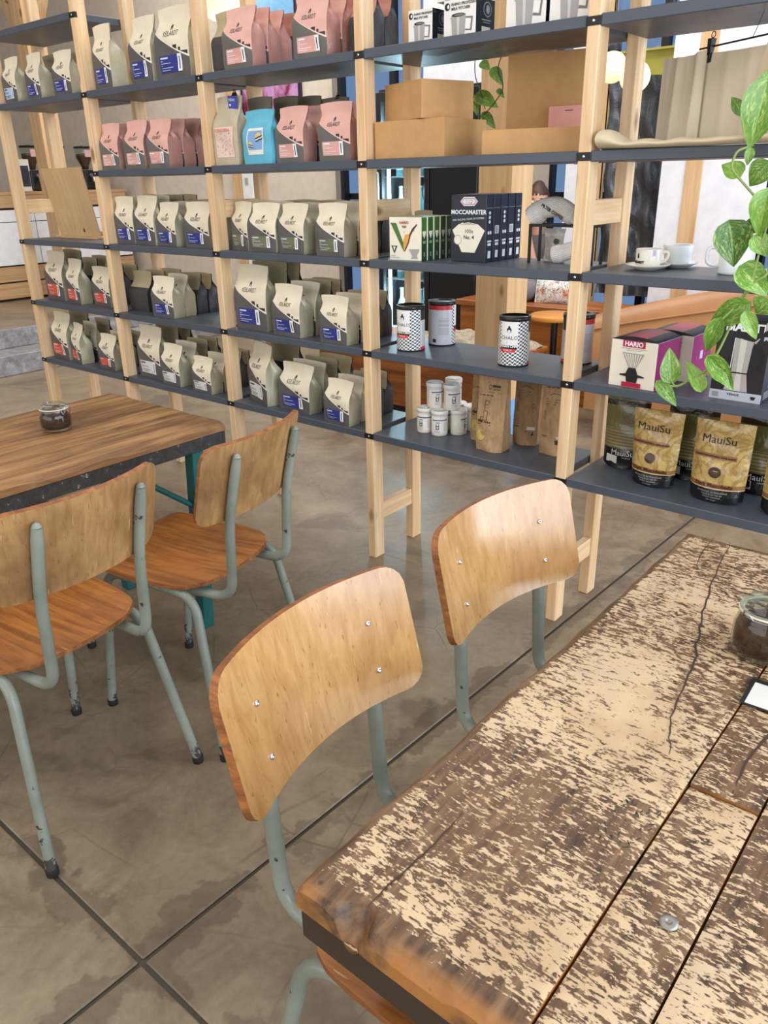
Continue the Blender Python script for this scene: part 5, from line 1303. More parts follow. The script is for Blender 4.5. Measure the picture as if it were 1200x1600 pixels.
# --- tote bag on clips and folded canvas
def canvas(name, rgb):
    t = NT(name); c = srgb(*rgb); v = t.coord()
    w = t.m('ADD', t.noise(t.map(v, (1, 1, 6)), 300, 2), t.noise(t.map(v, (6, 6, 1)), 300, 2))
    t.bump(w, 0.25, 0.001)
    return t.out(t.ramp(t.noise(v, 14, 3), [(0.3, tuple(x*0.92 for x in c[:3])+(1,)), (0.7, c)]), 0.92)
CANV = canvas('natural_canvas', (222, 206, 180)); CANV2 = canvas('cream_canvas', (222, 202, 166))
A_ = Vector((3.335, 0.235, 1.468)); B_ = Vector((3.80, -0.020, 1.468)); ax = (B_-A_).normalized(); nrm = Vector((-ax.y, ax.x, 0))*-1
tb = thing('canvas_tote_bag', 'natural canvas tote bag hanging from black clips above the shelf', 'tote bag', A_)
Lx = (B_-A_).length
def cloth(off, a0, a1, amp, ph, top, bot):
    def fn(u, v):
        s = a0+(a1-a0)*u; fold = amp*(math.sin(s*46+ph)+0.5*math.sin(s*90+ph*2))*(1-0.5*v)
        p = ax*(s*Lx)+nrm*(off+fold); z = bot+(top-bot)*v-0.006*math.sin(PI*u)*v
        return Vector((p.x, p.y, z))
    return fn
g = G().grid(cloth(0.008, 0.26, 1.0, 0.0025, 0.6, 0.215, 0.012), 40, 14, 0).grid(cloth(0.004, 0.26, 1.0, 0.0025, 0.6, 0.215, 0.012), 40, 14, 0, flip=True)
obj('body_panel', g.mesh('body_panel'), CANV, tb)
g = G().grid(cloth(0.020, 0.0, 0.30, 0.010, 2.2, 0.222, 0.006), 30, 14, 0).grid(cloth(0.017, 0.0, 0.30, 0.010, 2.2, 0.222, 0.006), 30, 14, 0, flip=True)
obj('gathered_side', g.mesh('gathered_side'), CANV, tb)
g = G().grid(lambda u, v: ax*(Lx*(0.60+0.10*u+0.06*v))+nrm*0.014+Vector((0, 0, 0.03+0.185*v)), 4, 10, 0)
obj('strap', g.mesh('strap'), CANV2, tb)
rod = thing('hanging_rod', 'thin black rod with clips holding the tote bag', 'rod', A_+Vector((0, 0, 0.228)))
obj('rod_bar', G().tube([ax*(Lx*0.22)+nrm*0.006, ax*(Lx*1.02)+nrm*0.006+Vector((0, 0, 0.004))], 0.0022, 8).mesh('rod_bar'), BLACKM, rod)
for s in (0.30, 0.70):
    p = ax*(Lx*s)+nrm*0.010
    g = G().hexa([p+ax*-.006+nrm*-.004+Vector((0, 0, -.035)), p+ax*.006+nrm*-.004+Vector((0, 0, -.035)), p+ax*.006+nrm*.004+Vector((0, 0, -.035)), p+ax*-.006+nrm*.004+Vector((0, 0, -.035))],
                 [p+ax*-.004+nrm*-.009+Vector((0, 0, .018)), p+ax*.010+nrm*-.009+Vector((0, 0, .018)), p+ax*.010+nrm*.009+Vector((0, 0, .018)), p+ax*-.004+nrm*.009+Vector((0, 0, .018))])
    obj('clip', g.mesh('clip', 0.0012, fixn=True), BLACKM, rod)
    obj('clip_ring', G().tube([p+ax*(0.006+0.007*math.cos(a*PI/6))+Vector((0, 0, .026+0.007*math.sin(a*PI/6))) for a in range(13)], 0.0012, 6).mesh('clip_ring'), BLACKM, rod)
cord = obj('hanging_cord', G().tube([ax*(Lx*0.55)+nrm*0.006, ax*(Lx*0.56)+nrm*0.006+Vector((0.004, 0, 0.02)), ax*(Lx*0.57)+nrm*0.004+Vector((0.01, 0, 0.055))], 0.0009, 6).mesh('hanging_cord'), BLACKM, rod)
fc = thing('folded_canvas', 'cream canvas bag folded flat along the shelf under the hanging tote', 'canvas bag', (3.255, 0.06, LV[2]+0.0006))
def fold(u, v):
    x = u*0.46; th = 0.020+0.030*max(0, 1-u*5)**1.2+0.012*max(0, (u-0.72)/0.28)*math.sin(PI*max(0, (u-0.72)/0.28))**0.5
    th *= (1+0.10*math.sin(9*u*3)); a = 2*PI*v
    return Vector((x, -0.02+0.085*u*-0.5+0.06*math.cos(a)*(1-0.25*u), th*(0.5+0.5*math.sin(a))+0.002*math.sin(30*u)*max(0, math.sin(a))))
g = G().grid(fold, 48, 20, 0, flip=True); g.add([fold(0, k/20) for k in range(20)], [tuple(range(20))]); g.add([fold(1, k/20) for k in range(20)], [tuple(range(20))[::-1]])
obj('canvas_roll', g.mesh('canvas_roll', fixn=True), CANV2, fc)
g = G().tube([fold(u, 0.80+0.05*math.sin(u*9))+Vector((0, -0.004, 0.004)) for u in [k/24 for k in range(25)]], 0.0042, 8); obj('hem', g.mesh('hem'), CANV2, fc)

# --- plywood stand in the leftmost bay
t = thing('display_stand', 'plain birch plywood display stand seen from behind in the leftmost bay', 'stand', (0.312, 0.17, LV[3]+0.0005))
obj('base_board', G().box(-0.215, 0.195, -0.022, 0.11, 0, 0.010).mesh('base_board', 0.001), BOARDW, t)
g = G().hexa([(-0.188, 0.0, 0.0102), (0.188, 0.0, 0.0102), (0.188, 0.009, 0.0102), (-0.188, 0.009, 0.0102)], [(-0.188, -0.055, 0.335), (0.188, -0.055, 0.335), (0.188, -0.046, 0.335), (-0.188, -0.046, 0.335)])
obj('back_board', g.mesh('back_board', 0.001), BOARDW, t)
obj('lip', G().box(-0.188, 0.188, 0.085, 0.093, 0.0102, 0.030).mesh('lip', 0.001), BOARDW, t)
obj('slot_mark', G().box(0.055, 0.061, -0.0085, 0.0, 0.033, 0.050).mesh('slot_mark'), PBLACK, t)
# ------------------------------------------------------------------ background
LEATHER = plain('tan_leather', (176, 124, 78), 0.38, 0, 0.1, 5, 0.12)
def boxt(name, label, cat, parts, group=None, loc=(0, 0, 0)):
    t = thing(name, label, cat, loc, 0, group)
    for nm, a, m_, bv in parts: obj(nm, G().box(*a).mesh(nm, bv), m_, t)
    return t
BLUEP = plain('sky_blue_paint', (120, 168, 222), 0.6)
t = thing('timber_column', 'thick square timber column with sky blue painted foot behind the shelves', 'column')
obj('shaft', G().box(2.09, 2.275, 1.20, 1.385, 0.3, 4.19).mesh('shaft', 0.004), TIMBER, t)
g = G().hexa([(2.0895, 1.1995, 0), (2.2755, 1.1995, 0), (2.2755, 1.3855, 0), (2.0895, 1.3855, 0)], [(2.0895, 1.1995, 0.335), (2.2755, 1.1995, 0.335), (2.2755, 1.3855, 0.37), (2.0895, 1.3855, 0.37)])
obj('painted_foot', g.mesh('painted_foot', 0.003), BLUEP, t)
t = thing('timber_column', 'timber column on the platform left of the shelves', 'column', group=None)
obj('shaft', G().box(-3.40, -3.21, 2.0, 2.19, 0.311, 4.19).mesh('shaft', 0.004), TIMBER, t)
for s in (1, -1):
    g = G().hexa([(-3.36+s*0.02, 2.05, 2.55), (-3.25+s*0.02, 2.05, 2.55), (-3.25+s*0.02, 2.14, 2.55), (-3.36+s*0.02, 2.14, 2.55)], [(-3.36+s*0.75, 2.05, 3.5), (-3.25+s*0.75, 2.05, 3.5), (-3.25+s*0.75, 2.14, 3.5), (-3.36+s*0.75, 2.14, 3.5)])
    obj('diagonal_brace', g.mesh('diagonal_brace', 0.003), TIMBER, t)
# low plywood bench with sheepskin
boxt('plywood_bench', 'low orange plywood bench with bold grain behind the shelves', 'bench', [('front_panel', (0.60, 2.02, 1.60, 1.62, 0.09, 0.445), ORANGEPLY_X, 0.002), ('seat_board', (0.58, 2.04, 1.59, 2.08, 0.446, 0.470), ORANGEPLY_X, 0.003), ('side_panel', (0.60, 0.62, 1.621, 2.06, 0.09, 0.445), ORANGEPLY_X, 0.002), ('side_panel', (2.0, 2.02, 1.621, 2.06, 0.09, 0.445), ORANGEPLY_X, 0.002), ('plinth', (0.64, 1.98, 1.66, 2.02, 0.0, 0.089), BLACKF, 0)])  # the black plinth stands in for the shadow under the bench
def fleece():
    t = NT('sheepskin'); v = t.coord(); f = t.noise(v, 22, 5, 0.7)
    t.bump(t.noise(v, 60, 4, 0.7), 0.9, 0.02)
    return t.out(t.ramp(f, [(0.3, srgb(150, 132, 104)), (0.7, srgb(206, 192, 166))]), 0.95)
g = G(); rs = random.Random(9)
def fl_(u, v):
    x = 1.25+0.78*u; y = 1.585+0.47*v; e = min(u, 1-u, v, 1-v); z = 0.472+0.055*min(1, e*7)+0.012*math.sin(40*x)*math.sin(37*y)
    if v < 0.03: z = 0.40
    return Vector((x, y, z))
g.grid(fl_, 34, 22, 0); tag(obj('sheepskin', g.mesh('sheepskin'), fleece()), 'pale shaggy sheepskin spread over the low plywood bench', 'sheepskin')
# high ledge bench with plywood front
boxt('ledge_bench', 'long orange plywood ledge with cushions in front of the back glazing', 'bench', [('front_panel', (1.10, 3.0, 2.52, 2.54, 0.0, 0.585), ORANGEPLY_X, 0.002), ('top_board', (1.08, 3.02, 2.49, 2.86, 0.586, 0.625), ORANGEPLY_X, 0.004), ('back_panel', (1.10, 3.0, 2.82, 2.84, 0.0, 0.585), ORANGEPLY_X, 0.002)])
t = thing('round_stool', 'small round orange stool table beside the timber column', 'stool', (1.985, 2.24, 0))
obj('round_top', G().lathe([(0.0001, 0.60), (0.145, 0.60), (0.15, 0.607), (0.15, 0.622), (0.145, 0.63), (0.0001, 0.63)], 36).mesh('round_top'), plain('orange_lacquer', (206, 136, 52), 0.4), t)
obj('stem', G().tube([(0, 0, 0.02), (0, 0, 0.60)], 0.02, 12).mesh('stem'), BLACKF, t)
obj('foot', G().lathe([(0.0001, 0), (0.12, 0), (0.12, 0.008), (0.03, 0.022), (0.0001, 0.022)], 28).mesh('foot'), BLACKF, t)
t = thing('round_cushion', 'round grey felt cushion on the orange plywood ledge', 'cushion', (1.475, 2.67, 0.626))
obj('cushion_body', G().lathe([(0.0001, 0.0), (0.10, 0.003), (0.145, 0.045), (0.152, 0.085), (0.135, 0.13), (0.08, 0.155), (0.0001, 0.16)], 30).mesh('cushion_body'), plain('grey_felt', (120, 116, 118), 0.95, 0, 0.1, 30, 0.3), t)
obj('button', G().lathe([(0.012, 0.158), (0.010, 0.164), (0.0001, 0.166)], 12).mesh('button'), plain('grey_button', (92, 90, 92), 0.8), t)
def pattern():
    t = NT('scribble_print_fabric'); v = t.coord(); f = t.noise(v, 22, 2, 0.5, 1.6)
    ln = t.ramp(f, [(0.475, 0.0), (0.49, 1.0), (0.51, 1.0), (0.525, 0.0)])
    b = t.ramp(t.noise(t.map(v, (1, 1, 1), (4, 0, 0)), 9, 2), [(0.46, srgb(226, 222, 214)), (0.52, srgb(226, 222, 214)), (0.57, srgb(216, 190, 170)), (0.62, srgb(206, 120, 96))])
    return t.out(t.mix(ln, b, srgb(40, 40, 44)), 0.9)
t = thing('patterned_cushion', 'square cushion with scribbled black and white print on the ledge', 'cushion', (1.775, 2.66, 0.627), R(15))
g = G(); 
def cu(sg):
    return lambda u, v: Vector(((u-.5)*0.30, sg*0.055*(math.sin(PI*u)*math.sin(PI*v))**0.55+0.05*v, v*0.19+0.0))
g.grid(cu(-1), 12, 12, 0); g.grid(cu(1), 12, 12, 0, flip=True); obj('cushion_cover', g.mesh('cushion_cover'), pattern(), t)
obj('piping', G().tube([(-0.15, 0, 0.003), (0.15, 0, 0.003), (0.15, 0.05, 0.19), (-0.15, 0.05, 0.19), (-0.15, 0, 0.003)], 0.004, 6).mesh('piping'), PWHITE, t)
# tan leather armchair: sloping rounded shell rising to the right
t = thing('leather_lounge_chair', 'tan leather lounge chair with rounded back seen behind the right bays', 'armchair', (0, 0, 0))
def shell(u, v):
    x = 2.34+1.50*u; top = 0.66+0.33*min(1, u*1.25)**0.9; a = PI*(v*1.0)
    rr = 0.16*(1-0.1*u); y = 1.98+0.35*v; prof = math.sin(PI*v)**0.35
    return Vector((x-0.06*math.sin(PI*v)*(1-u), y, 0.16+(top-0.16)*max(0.0, prof)))
g = G().grid(shell, 30, 20, 0)
for uu in (0, 1): g.add([shell(uu, k/20) for k in range(21)], [tuple(range(21))] if uu else [tuple(range(21))[::-1]])
obj('back_shell', g.mesh('back_shell', fixn=True), LEATHER, t)
obj('piping', G().tube([shell(k/30, 0.22)+Vector((0, -0.004, 0.004)) for k in range(31)], 0.006, 8).mesh('piping'), LEATHER, t)
obj('seat_cushion', G().box(2.50, 3.75, 2.30, 2.49, 0.2, 0.45).mesh('seat_cushion', 0.05, 3), LEATHER, t)
for x in (2.45, 3.70): obj('leg', G().tube([(x, 2.06, 0), (x, 2.06, 0.17)], 0.018, 10).mesh('leg'), plain('copper_leg', (176, 104, 70), 0.3, 0.8), t)
for x in (2.45, 3.70): obj('leg', G().tube([(x, 2.40, 0), (x, 2.40, 0.21)], 0.018, 10).mesh('leg'), plain('copper_leg', (176, 104, 70), 0.3, 0.8), t)
# white display panels with timber studs
def panel(label, x0, x1, y, z0, z1, studs):
    t = thing('partition', label, 'panel', (0, 0, 0), 0, 'white panels before the glazing')
    xs = [x0]+[c for s in studs for c in s]+[x1]
    for a, b in zip(xs[0::2], xs[1::2]): obj('white_board', G().box(a, b, y, y+0.02, z0, z1).mesh('white_board', 0.001), PANELW, t)
    for a, b in studs:
        obj('stud', G().box(a, b, y-0.008, y+0.05, 0, z1+0.4).mesh('stud', 0.002), TIMBER, t)
    obj('foot_rail', G().box(x0, x1, y+0.021, y+0.07, 0, 0.06).mesh('foot_rail', 0.002), TIMBER, t)
    for a in (x0+0.03, x1-0.03): obj('support', G().box(a-0.02, a+0.02, y+0.021, y+0.06, 0.061, z0+0.2).mesh('support', 0.002), TIMBER, t)
    return t
panel('wide white panel split by a timber stud, behind the hanging tote bag', 2.27, 2.885, 2.93, 0.62, 3.0, [(2.375, 2.475)] if False else [(2.42, 2.52)])
p = panel('narrow white panel with a small printed square, behind the sock rack', 1.54, 1.76, 3.10, 0.62, 2.6, [(1.765, 1.80)])
obj('printed_square', G().rect(1.60, 1.635, 1.47, 1.505).mesh('printed_square'), plain('grey_square_print', (120, 120, 124), 0.6), p, (0, 3.0985, 0))
# dark plastic sheet and cabinet seen through the right bays
t = thing('plastic_sheet', 'crinkled dark plastic sheeting hanging left of the wide white panel', 'sheeting', (0, 0, 0))
g = G().grid(lambda u, v: Vector((1.80+0.47*u, 3.15+0.02*math.sin(22*u+5*v)+0.015*math.sin(31*v+9*u), 0.64+1.32*v)), 36, 40, 0)
obj('sheet', g.mesh('sheet'), plain('dark_plastic', (74, 76, 80), 0.12, 0.1, 0.3, 18, 0.9), t)
boxt('yellow_beam', 'yellow painted steel beam above the dark plastic sheeting', 'beam', [('web', (1.25, 2.9, 3.20, 3.215, 1.96, 2.10), plain('yellow_paint', (178, 172, 76), 0.5), 0), ('flange', (1.25, 2.9, 3.17, 3.245, 2.10, 2.112), plain('yellow_paint', (178, 172, 76), 0.5), 0), ('flange', (1.25, 2.9, 3.17, 3.245, 1.948, 1.96), plain('yellow_paint', (178, 172, 76), 0.5), 0), ('hanger', (1.3, 1.32, 3.20, 3.22, 2.112, 4.19), BLACKF, 0), ('hanger', (2.85, 2.87, 3.20, 3.22, 2.112, 4.19), BLACKF, 0)])
boxt('dark_cabinet', 'low dark cabinet against the glazing at far right', 'cabinet', [('body', (2.98, 4.3, 2.95, 3.35, 0.05, 1.22), BLACKF, 0.004), ('door', (3.0, 3.63, 2.93, 2.949, 0.08, 1.19), plain('cabinet_door', (40, 42, 46), 0.4), 0.003), ('door', (3.65, 4.28, 2.93, 2.949, 0.08, 1.19), plain('cabinet_door', (40, 42, 46), 0.4), 0.003), ('top', (2.96, 4.32, 2.93, 3.36, 1.221, 1.245), BLACKF, 0.002)])
# drinks fridge with lit bottles, tall black cabinet
t = thing('drinks_fridge', 'tall black drinks fridge with lit shelves of bottles', 'fridge', (0, 0, 0))
FX0, FX1, FY = 0.14, 0.625, 2.80
for nm, a in (('side', (FX0, FX0+0.03, FY+0.02, FY+0.58, 0.0, 2.0)), ('side', (FX1-0.03, FX1, FY+0.02, FY+0.58, 0.0, 2.0)), ('back', (FX0+0.03, FX1-0.03, FY+0.55, FY+0.58, 0.0, 2.0)), ('roof', (FX0+0.03, FX1-0.03, FY+0.02, FY+0.55, 1.93, 2.0)), ('base', (FX0+0.03, FX1-0.03, FY+0.02, FY+0.55, 0.0, 0.12))):
    obj(nm, G().box(*a).mesh(nm), BLACKF, t)
for nm, a in (('door_frame', (FX0, FX0+0.045, FY-0.02, FY+0.018, 0.12, 1.98)), ('door_frame', (FX1-0.045, FX1, FY-0.02, FY+0.018, 0.12, 1.98)), ('door_frame', (FX0+0.045, FX1-0.045, FY-0.02, FY+0.018, 0.12, 0.17)), ('door_frame', (FX0+0.045, FX1-0.045, FY-0.02, FY+0.018, 1.92, 1.98))):
    obj(nm, G().box(*a).mesh(nm, 0.002), BLACKF, t)
obj('door_glass', G().box(FX0+0.045, FX1-0.045, FY-0.004, FY+0.002, 0.17, 1.92).mesh('door_glass'), GLASS, t)
obj('door_handle', G().box(FX0+0.012, FX0+0.030, FY-0.05, FY-0.03, 0.95, 1.45).mesh('door_handle', 0.003), SCREWM, t)
LEDM = emit('cool_led', (200, 236, 255), 5.0)
obj('led_strip', G().box(FX0+0.055, FX0+0.075, FY+0.03, FY+0.05, 0.2, 1.9).mesh('led_strip'), LEDM, t)
FSH = [0.30, 0.68, 1.05, 1.42]
for z in FSH: obj('wire_shelf', G().box(FX0+0.031, FX1-0.031, FY+0.03, FY+0.54, z-0.008, z).mesh('wire_shelf'), plain('pale_shelf', (170, 190, 204), 0.4), t)
fl = bpy.data.lights.new('fridge_light', 'POINT'); fl.energy = 26; fl.color = (0.6, 0.85, 1.0); fl.shadow_soft_size = 0.05
for z in (0.55, 1.30, 1.75):
    lo = bpy.data.objects.new('fridge_lamp', fl); COL.objects.link(lo); lo.location = (0.36, FY+0.10, z)
BOT = NT('bottle_glass'); BOTM = BOT.out(srgb(120, 170, 180), 0.1, 0, Alpha=1.0)
BOT2 = plain('dark_bottle', (30, 48, 44), 0.1)
mb = G().lathe([(0.0001, 0), (0.034, 0), (0.036, 0.004), (0.036, 0.16), (0.030, 0.19), (0.015, 0.225), (0.0135, 0.285), (0.016, 0.288), (0.016, 0.30), (0.0001, 0.30)], 16).mesh('bottle')
ml = G().lathe([(0.0366, 0.045), (0.0366, 0.125)], 16).mesh('label')
rowname = ('bottom', 'second', 'third', 'top')
for j, z in enumerate(FSH):
    for i in range(4):
        o = obj('bottle', mb if j > 0 else mb, None, None, (FX0+0.10+0.095*i, FY+0.14, z+0.0005))
        if len(mb.materials) == 0: mb.materials.append(BOTM)
        tag(o, '%s bottle from the left on the %s fridge shelf' % (('first', 'second', 'third', 'fourth')[i], rowname[j]), 'bottle', 'bottles in the fridge')
        obj('label', ml, plain('pale_bottle_label', (206, 220, 228), 0.5), o)
t = boxt('black_cabinet', 'tall plain black cabinet beside the drinks fridge', 'cabinet', [('body', (0.632, 1.045, 2.80, 3.38, 0.03, 1.98), BLACKF, 0.004), ('door', (0.636, 1.041, 2.778, 2.799, 0.05, 1.96), plain('black_door', (16, 18, 22), 0.35), 0.003), ('plinth', (0.65, 1.03, 2.82, 3.36, 0.0, 0.029), BLACKM, 0)])
# pier of white wall behind the fridge
struct('trim_1', G().box(0.12, 1.05, 3.385, 3.43, 0, 3.3).mesh('trim'), WHITEP, label='white wall pier behind the fridge')
# picture on the back wall
def art():
    t = NT('abstract_picture'); v = t.coord('Generated'); z = t.sep(v)[2]
    n = t.noise(v, 3.2, 4, 0.6, 1.2)
    f = t.m('ADD', t.m('MULTIPLY', n, 0.55), t.m('MULTIPLY', z, 0.55))
    return t.out(t.ramp(f, [(0.30, srgb(120, 24, 60)), (0.40, srgb(206, 150, 200)), (0.52, srgb(170, 140, 200)), (0.62, srgb(120, 176, 220)), (0.8, srgb(150, 200, 236))]), 0.4)
t = thing('abstract_picture', 'large abstract picture in purple and blue on the back wall', 'picture', (0, 0, 0))
obj('print', G().box(-1.98, -1.24, 3.375, 3.39, 2.0, 3.05).mesh('print'), art(), t)
for a in ((-2.0, -1.98, 3.365, 3.398, 1.98, 3.07), (-1.24, -1.22, 3.365, 3.398, 1.98, 3.07), (-1.98, -1.24, 3.365, 3.398, 1.98, 2.0), (-1.98, -1.24, 3.365, 3.398, 3.05, 3.07)): obj('frame', G().box(*a).mesh('frame'), plain('dark_violet_frame', (40, 28, 60), 0.4), t)
boxt('wall_batten', 'vertical pine batten with white switch strip on the cream back wall', 'batten', [('batten', (-2.22, -2.10, 3.37, 3.398, 0.1, 3.2), TIMBER, 0.002), ('switch_strip', (-2.09, -1.94, 3.375, 3.398, 0.1, 2.0), PANELW, 0.002), ('switch', (-2.04, -2.0, 3.366, 3.3745, 1.38, 1.44), PGREY, 0.001)])
boxt('steel_post', 'grey and black steel post at the end of the cream wall', 'post', [('grey_face', (-0.80, -0.74, 3.33, 3.398, 0, 3.3), plain('grey_steel', (128, 122, 116), 0.5), 0), ('black_face', (-0.739, -0.70, 3.33, 3.398, 0, 3.3), BLACKF, 0)])
# pendant globes
OPAL = emit('opal_globe_lit', (255, 236, 190), 1.15)
def globe(label, x, y, z, r, power=14):
    t = thing('pendant_globe', label, 'lamp', (x, y, z), 0, 'opal pendant globes')
    obj('globe', G().lathe([(max(0.0001, r*math.sin(PI*k/16)), -r*math.cos(PI*k/16)) for k in range(17)], 28).mesh('globe'), OPAL, t)
    obj('cap', G().lathe([(0.045, r*0.97), (0.045, r*0.97+0.05), (0.0001, r*0.97+0.055)], 16).mesh('cap'), BLACKF, t)
    obj('cord', G().tube([(0, 0, r+0.05), (0, 0, ZC-z-0.001)], 0.004, 6).mesh('cord'), BLACKM, t)
    if not power: return
    l = bpy.data.lights.new('globe_light', 'POINT'); l.energy = power; l.color = (1.0, 0.86, 0.66); l.shadow_soft_size = r
    lo = bpy.data.objects.new('globe_light', l); COL.objects.link(lo); lo.location = (x, y, z-r-0.02)
globe('large glowing globe lamp above the pink bags of the third bay', -0.56, 2.0, 2.60, 0.185)
globe('cream globe lamp seen left of the rear post in the rightmost bay', 1.98, 2.75, 1.98, 0.085, 0)
globe('cream globe lamp seen right of the rear post in the rightmost bay', 2.14, 2.72, 1.915, 0.085, 0)
# counter on the platform
t = thing('cafe_counter', 'long counter with white panels and wooden slats at its foot', 'counter', (0, 0, 0))
zp = 0.312
ys = [-1.4, -0.2, 1.0, 2.2, 3.3]
for a, b in zip(ys, ys[1:]):
    obj('panel', G().box(-4.02, -4.0, a+0.004, b-0.004, 1.075, 1.185).mesh('panel', 0.001), PANELW, t)
    obj('panel', G().box(-4.02, -4.0, a+0.004, b-0.004, 0.66, 1.068).mesh('panel', 0.001), PANELW, t)
for z0, z1 in ((0.335, 0.485), (0.50, 0.645), (1.205, 1.325)):
    obj('slat', G().box(-4.02, -3.995, -1.4, 3.3, z0, z1).mesh('slat', 0.002), SLATW, t)
obj('carcass', G().box(-4.75, -4.021, -1.4, 3.3, zp, 1.32).mesh('carcass'), BLACKF, t)
obj('worktop', G().box(-4.78, -3.99, -1.42, 3.32, 1.3255, 1.355).mesh('worktop', 0.002), SLATW, t)
def grinder(label, x, y):
    t = thing('coffee_grinder', label, 'grinder', (x, y, 1.3555), 0, 'coffee grinders on the counter')
    obj('body', G().box(-0.09, 0.09, -0.07, 0.07, 0, 0.20).mesh('body', 0.02, 3), plain('grinder_black', (26, 26, 28), 0.3), t)
    obj('spout', G().tube([(0.09, 0, 0.15), (0.14, 0, 0.13), (0.15, 0, 0.08)], 0.02, 10).mesh('spout'), SCREWM, t)
    obj('hopper', G().lathe([(0.035, 0.20), (0.045, 0.24), (0.085, 0.32), (0.09, 0.42), (0.088, 0.42), (0.083, 0.325), (0.043, 0.245), (0.033, 0.205)], 24).mesh('hopper'), GLASS, t)
    obj('beans', G().lathe([(0.0001, 0.206), (0.032, 0.206), (0.042, 0.246), (0.081, 0.325), (0.083, 0.36), (0.0001, 0.365)], 24).mesh('beans'), COFFEE, t)
    obj('hopper_lid', G().lathe([(0.0001, 0.42), (0.094, 0.42), (0.094, 0.436), (0.02, 0.44), (0.0001, 0.445)], 24).mesh('hopper_lid'), BLACKM, t)
    obj('price_tag', G().box(0.088, 0.09, -0.035, 0.035, 0.33, 0.40).mesh('price_tag'), plain('pink_tag', (226, 180, 178), 0.5), t)
grinder('black coffee grinder with bean hopper on the counter, half behind the rear post', -4.3, 2.42)
grinder('black coffee grinder with bean hopper and pink tag on the counter, middle', -4.3, 2.72)
grinder('black coffee grinder with bean hopper on the counter, nearest the back wall', -4.3, 3.04)
t = boxt('menu_board', 'white menu board with pink rows standing on the counter at left edge', 'menu', [('board', (-4.2, -4.185, 1.45, 1.97, 1.3555, 1.78), PWHITE, 0.001), ('row', (-4.1845, -4.182, 1.50, 1.93, 1.42, 1.50), plain('pink_row', (224, 196, 206), 0.6), 0), ('row', (-4.1845, -4.182, 1.50, 1.93, 1.53, 1.58), plain('pink_row', (224, 196, 206), 0.6), 0)])
obj('round_mark', G().disc(0, 0, 0.045).mesh('round_mark'), PBLACK, t, (-4.183, 1.88, 1.68), (0, 0, PI/2))
t = boxt('photo_card', 'dark photo poster standing on the counter beside the timber column', 'poster', [('backing', (-4.25, -4.238, 2.16, 2.36, 1.3555, 1.66), PWHITE, 0.001), ('photo', (-4.2375, -4.235, 2.175, 2.345, 1.40, 1.60), plain('dark_photo', (44, 48, 66), 0.4, 0, 0.5, 16), 0)])

# ------------------------------------------------------------------ seated person behind the ledge
def skinmesh(name, verts, edges, mat, parent, root=0, sub=2):
    me = bpy.data.meshes.new(name); me.from_pydata([v[:3] for v in verts], edges, []); o = obj(name, me, mat, parent)
    m_ = o.modifiers.new('skin', 'SKIN'); m_.use_smooth_shade = True
    sv = me.skin_vertices[0].data
    for i, v in enumerate(verts): sv[i].radius = (v[3], v[4] if len(v) > 4 else v[3]); sv[i].use_root = (i == root)
    s = o.modifiers.new('sub', 'SUBSURF'); s.levels = sub; s.render_levels = sub
    return o
CLOTH = plain('taupe_shirt', (98, 90, 86), 0.9); SKINM = plain('skin_tone', (204, 150, 124), 0.5, Subsurface_Weight=0.0); HAIRM = plain('brown_hair', (78, 52, 36), 0.5, 0, 0.25, 40); JEAN = plain('dark_trousers', (46, 50, 60), 0.9)
boxt('person_bench', 'plain dark bench seat behind the plywood ledge', 'bench', [('seat', (1.10, 1.52, 2.98, 3.30, 0.43, 0.47), BLACKF, 0.004), ('leg', (1.12, 1.16, 3.0, 3.28, 0, 0.429), BLACKF, 0), ('leg', (1.46, 1.50, 3.0, 3.28, 0, 0.429), BLACKF, 0)])
pe = thing('person', 'seated person with brown hair in taupe top holding a white cup', 'person', (1.33, 3.13, 0.49), 0)
# coordinates relative to the seat; facing -Y and slightly to the right
body = [(0, 0, .10, .15, .11), (0, 0, .24, .13, .095), (0, -.01, .40, .15, .10), (0, 0, .50, .14, .085), (0, 0, .575, .055, .05), (0, -.02, .63, .05, .05),
        (.16, 0, .49, .055), (.21, -.06, .30, .045), (.12, -.22, .30, .036), (.05, -.24, .52, .028), (-.16, 0, .49, .055), (-.22, -.06, .28, .045), (-.12, -.20, .16, .036), (-.02, -.26, .15, .028),
        (.09, -.05, .06, .085), (.10, -.02, .055, .08), (-.09, -.05, .06, .085)]
edges = [(0, 1), (1, 2), (2, 3), (3, 4), (4, 5), (3, 6), (6, 7), (7, 8), (3, 10), (10, 11), (11, 12)]
vs_ = [body[i] for i in (0, 1, 2, 3, 6, 7, 8, 10, 11, 12)]
skinmesh('torso', vs_, [(0, 1), (1, 2), (2, 3), (3, 4), (4, 5), (5, 6), (3, 7), (7, 8), (8, 9)], CLOTH, pe)
skinmesh('legs', [(0, 0, .10, .13, .11), (.09, -.12, .09, .085), (.10, -.17, .08, .07), (.10, -.185, -.20, .055), (.10, -.17, -.42, .04), (.10, -.23, -.445, .035), (-.09, -.12, .09, .085), (-.10, -.17, .08, .07), (-.10, -.185, -.20, .055), (-.10, -.17, -.42, .04), (-.10, -.23, -.445, .035)], [(0, 1), (1, 2), (2, 3), (3, 4), (4, 5), (0, 6), (6, 7), (7, 8), (8, 9), (9, 10)], JEAN, pe)
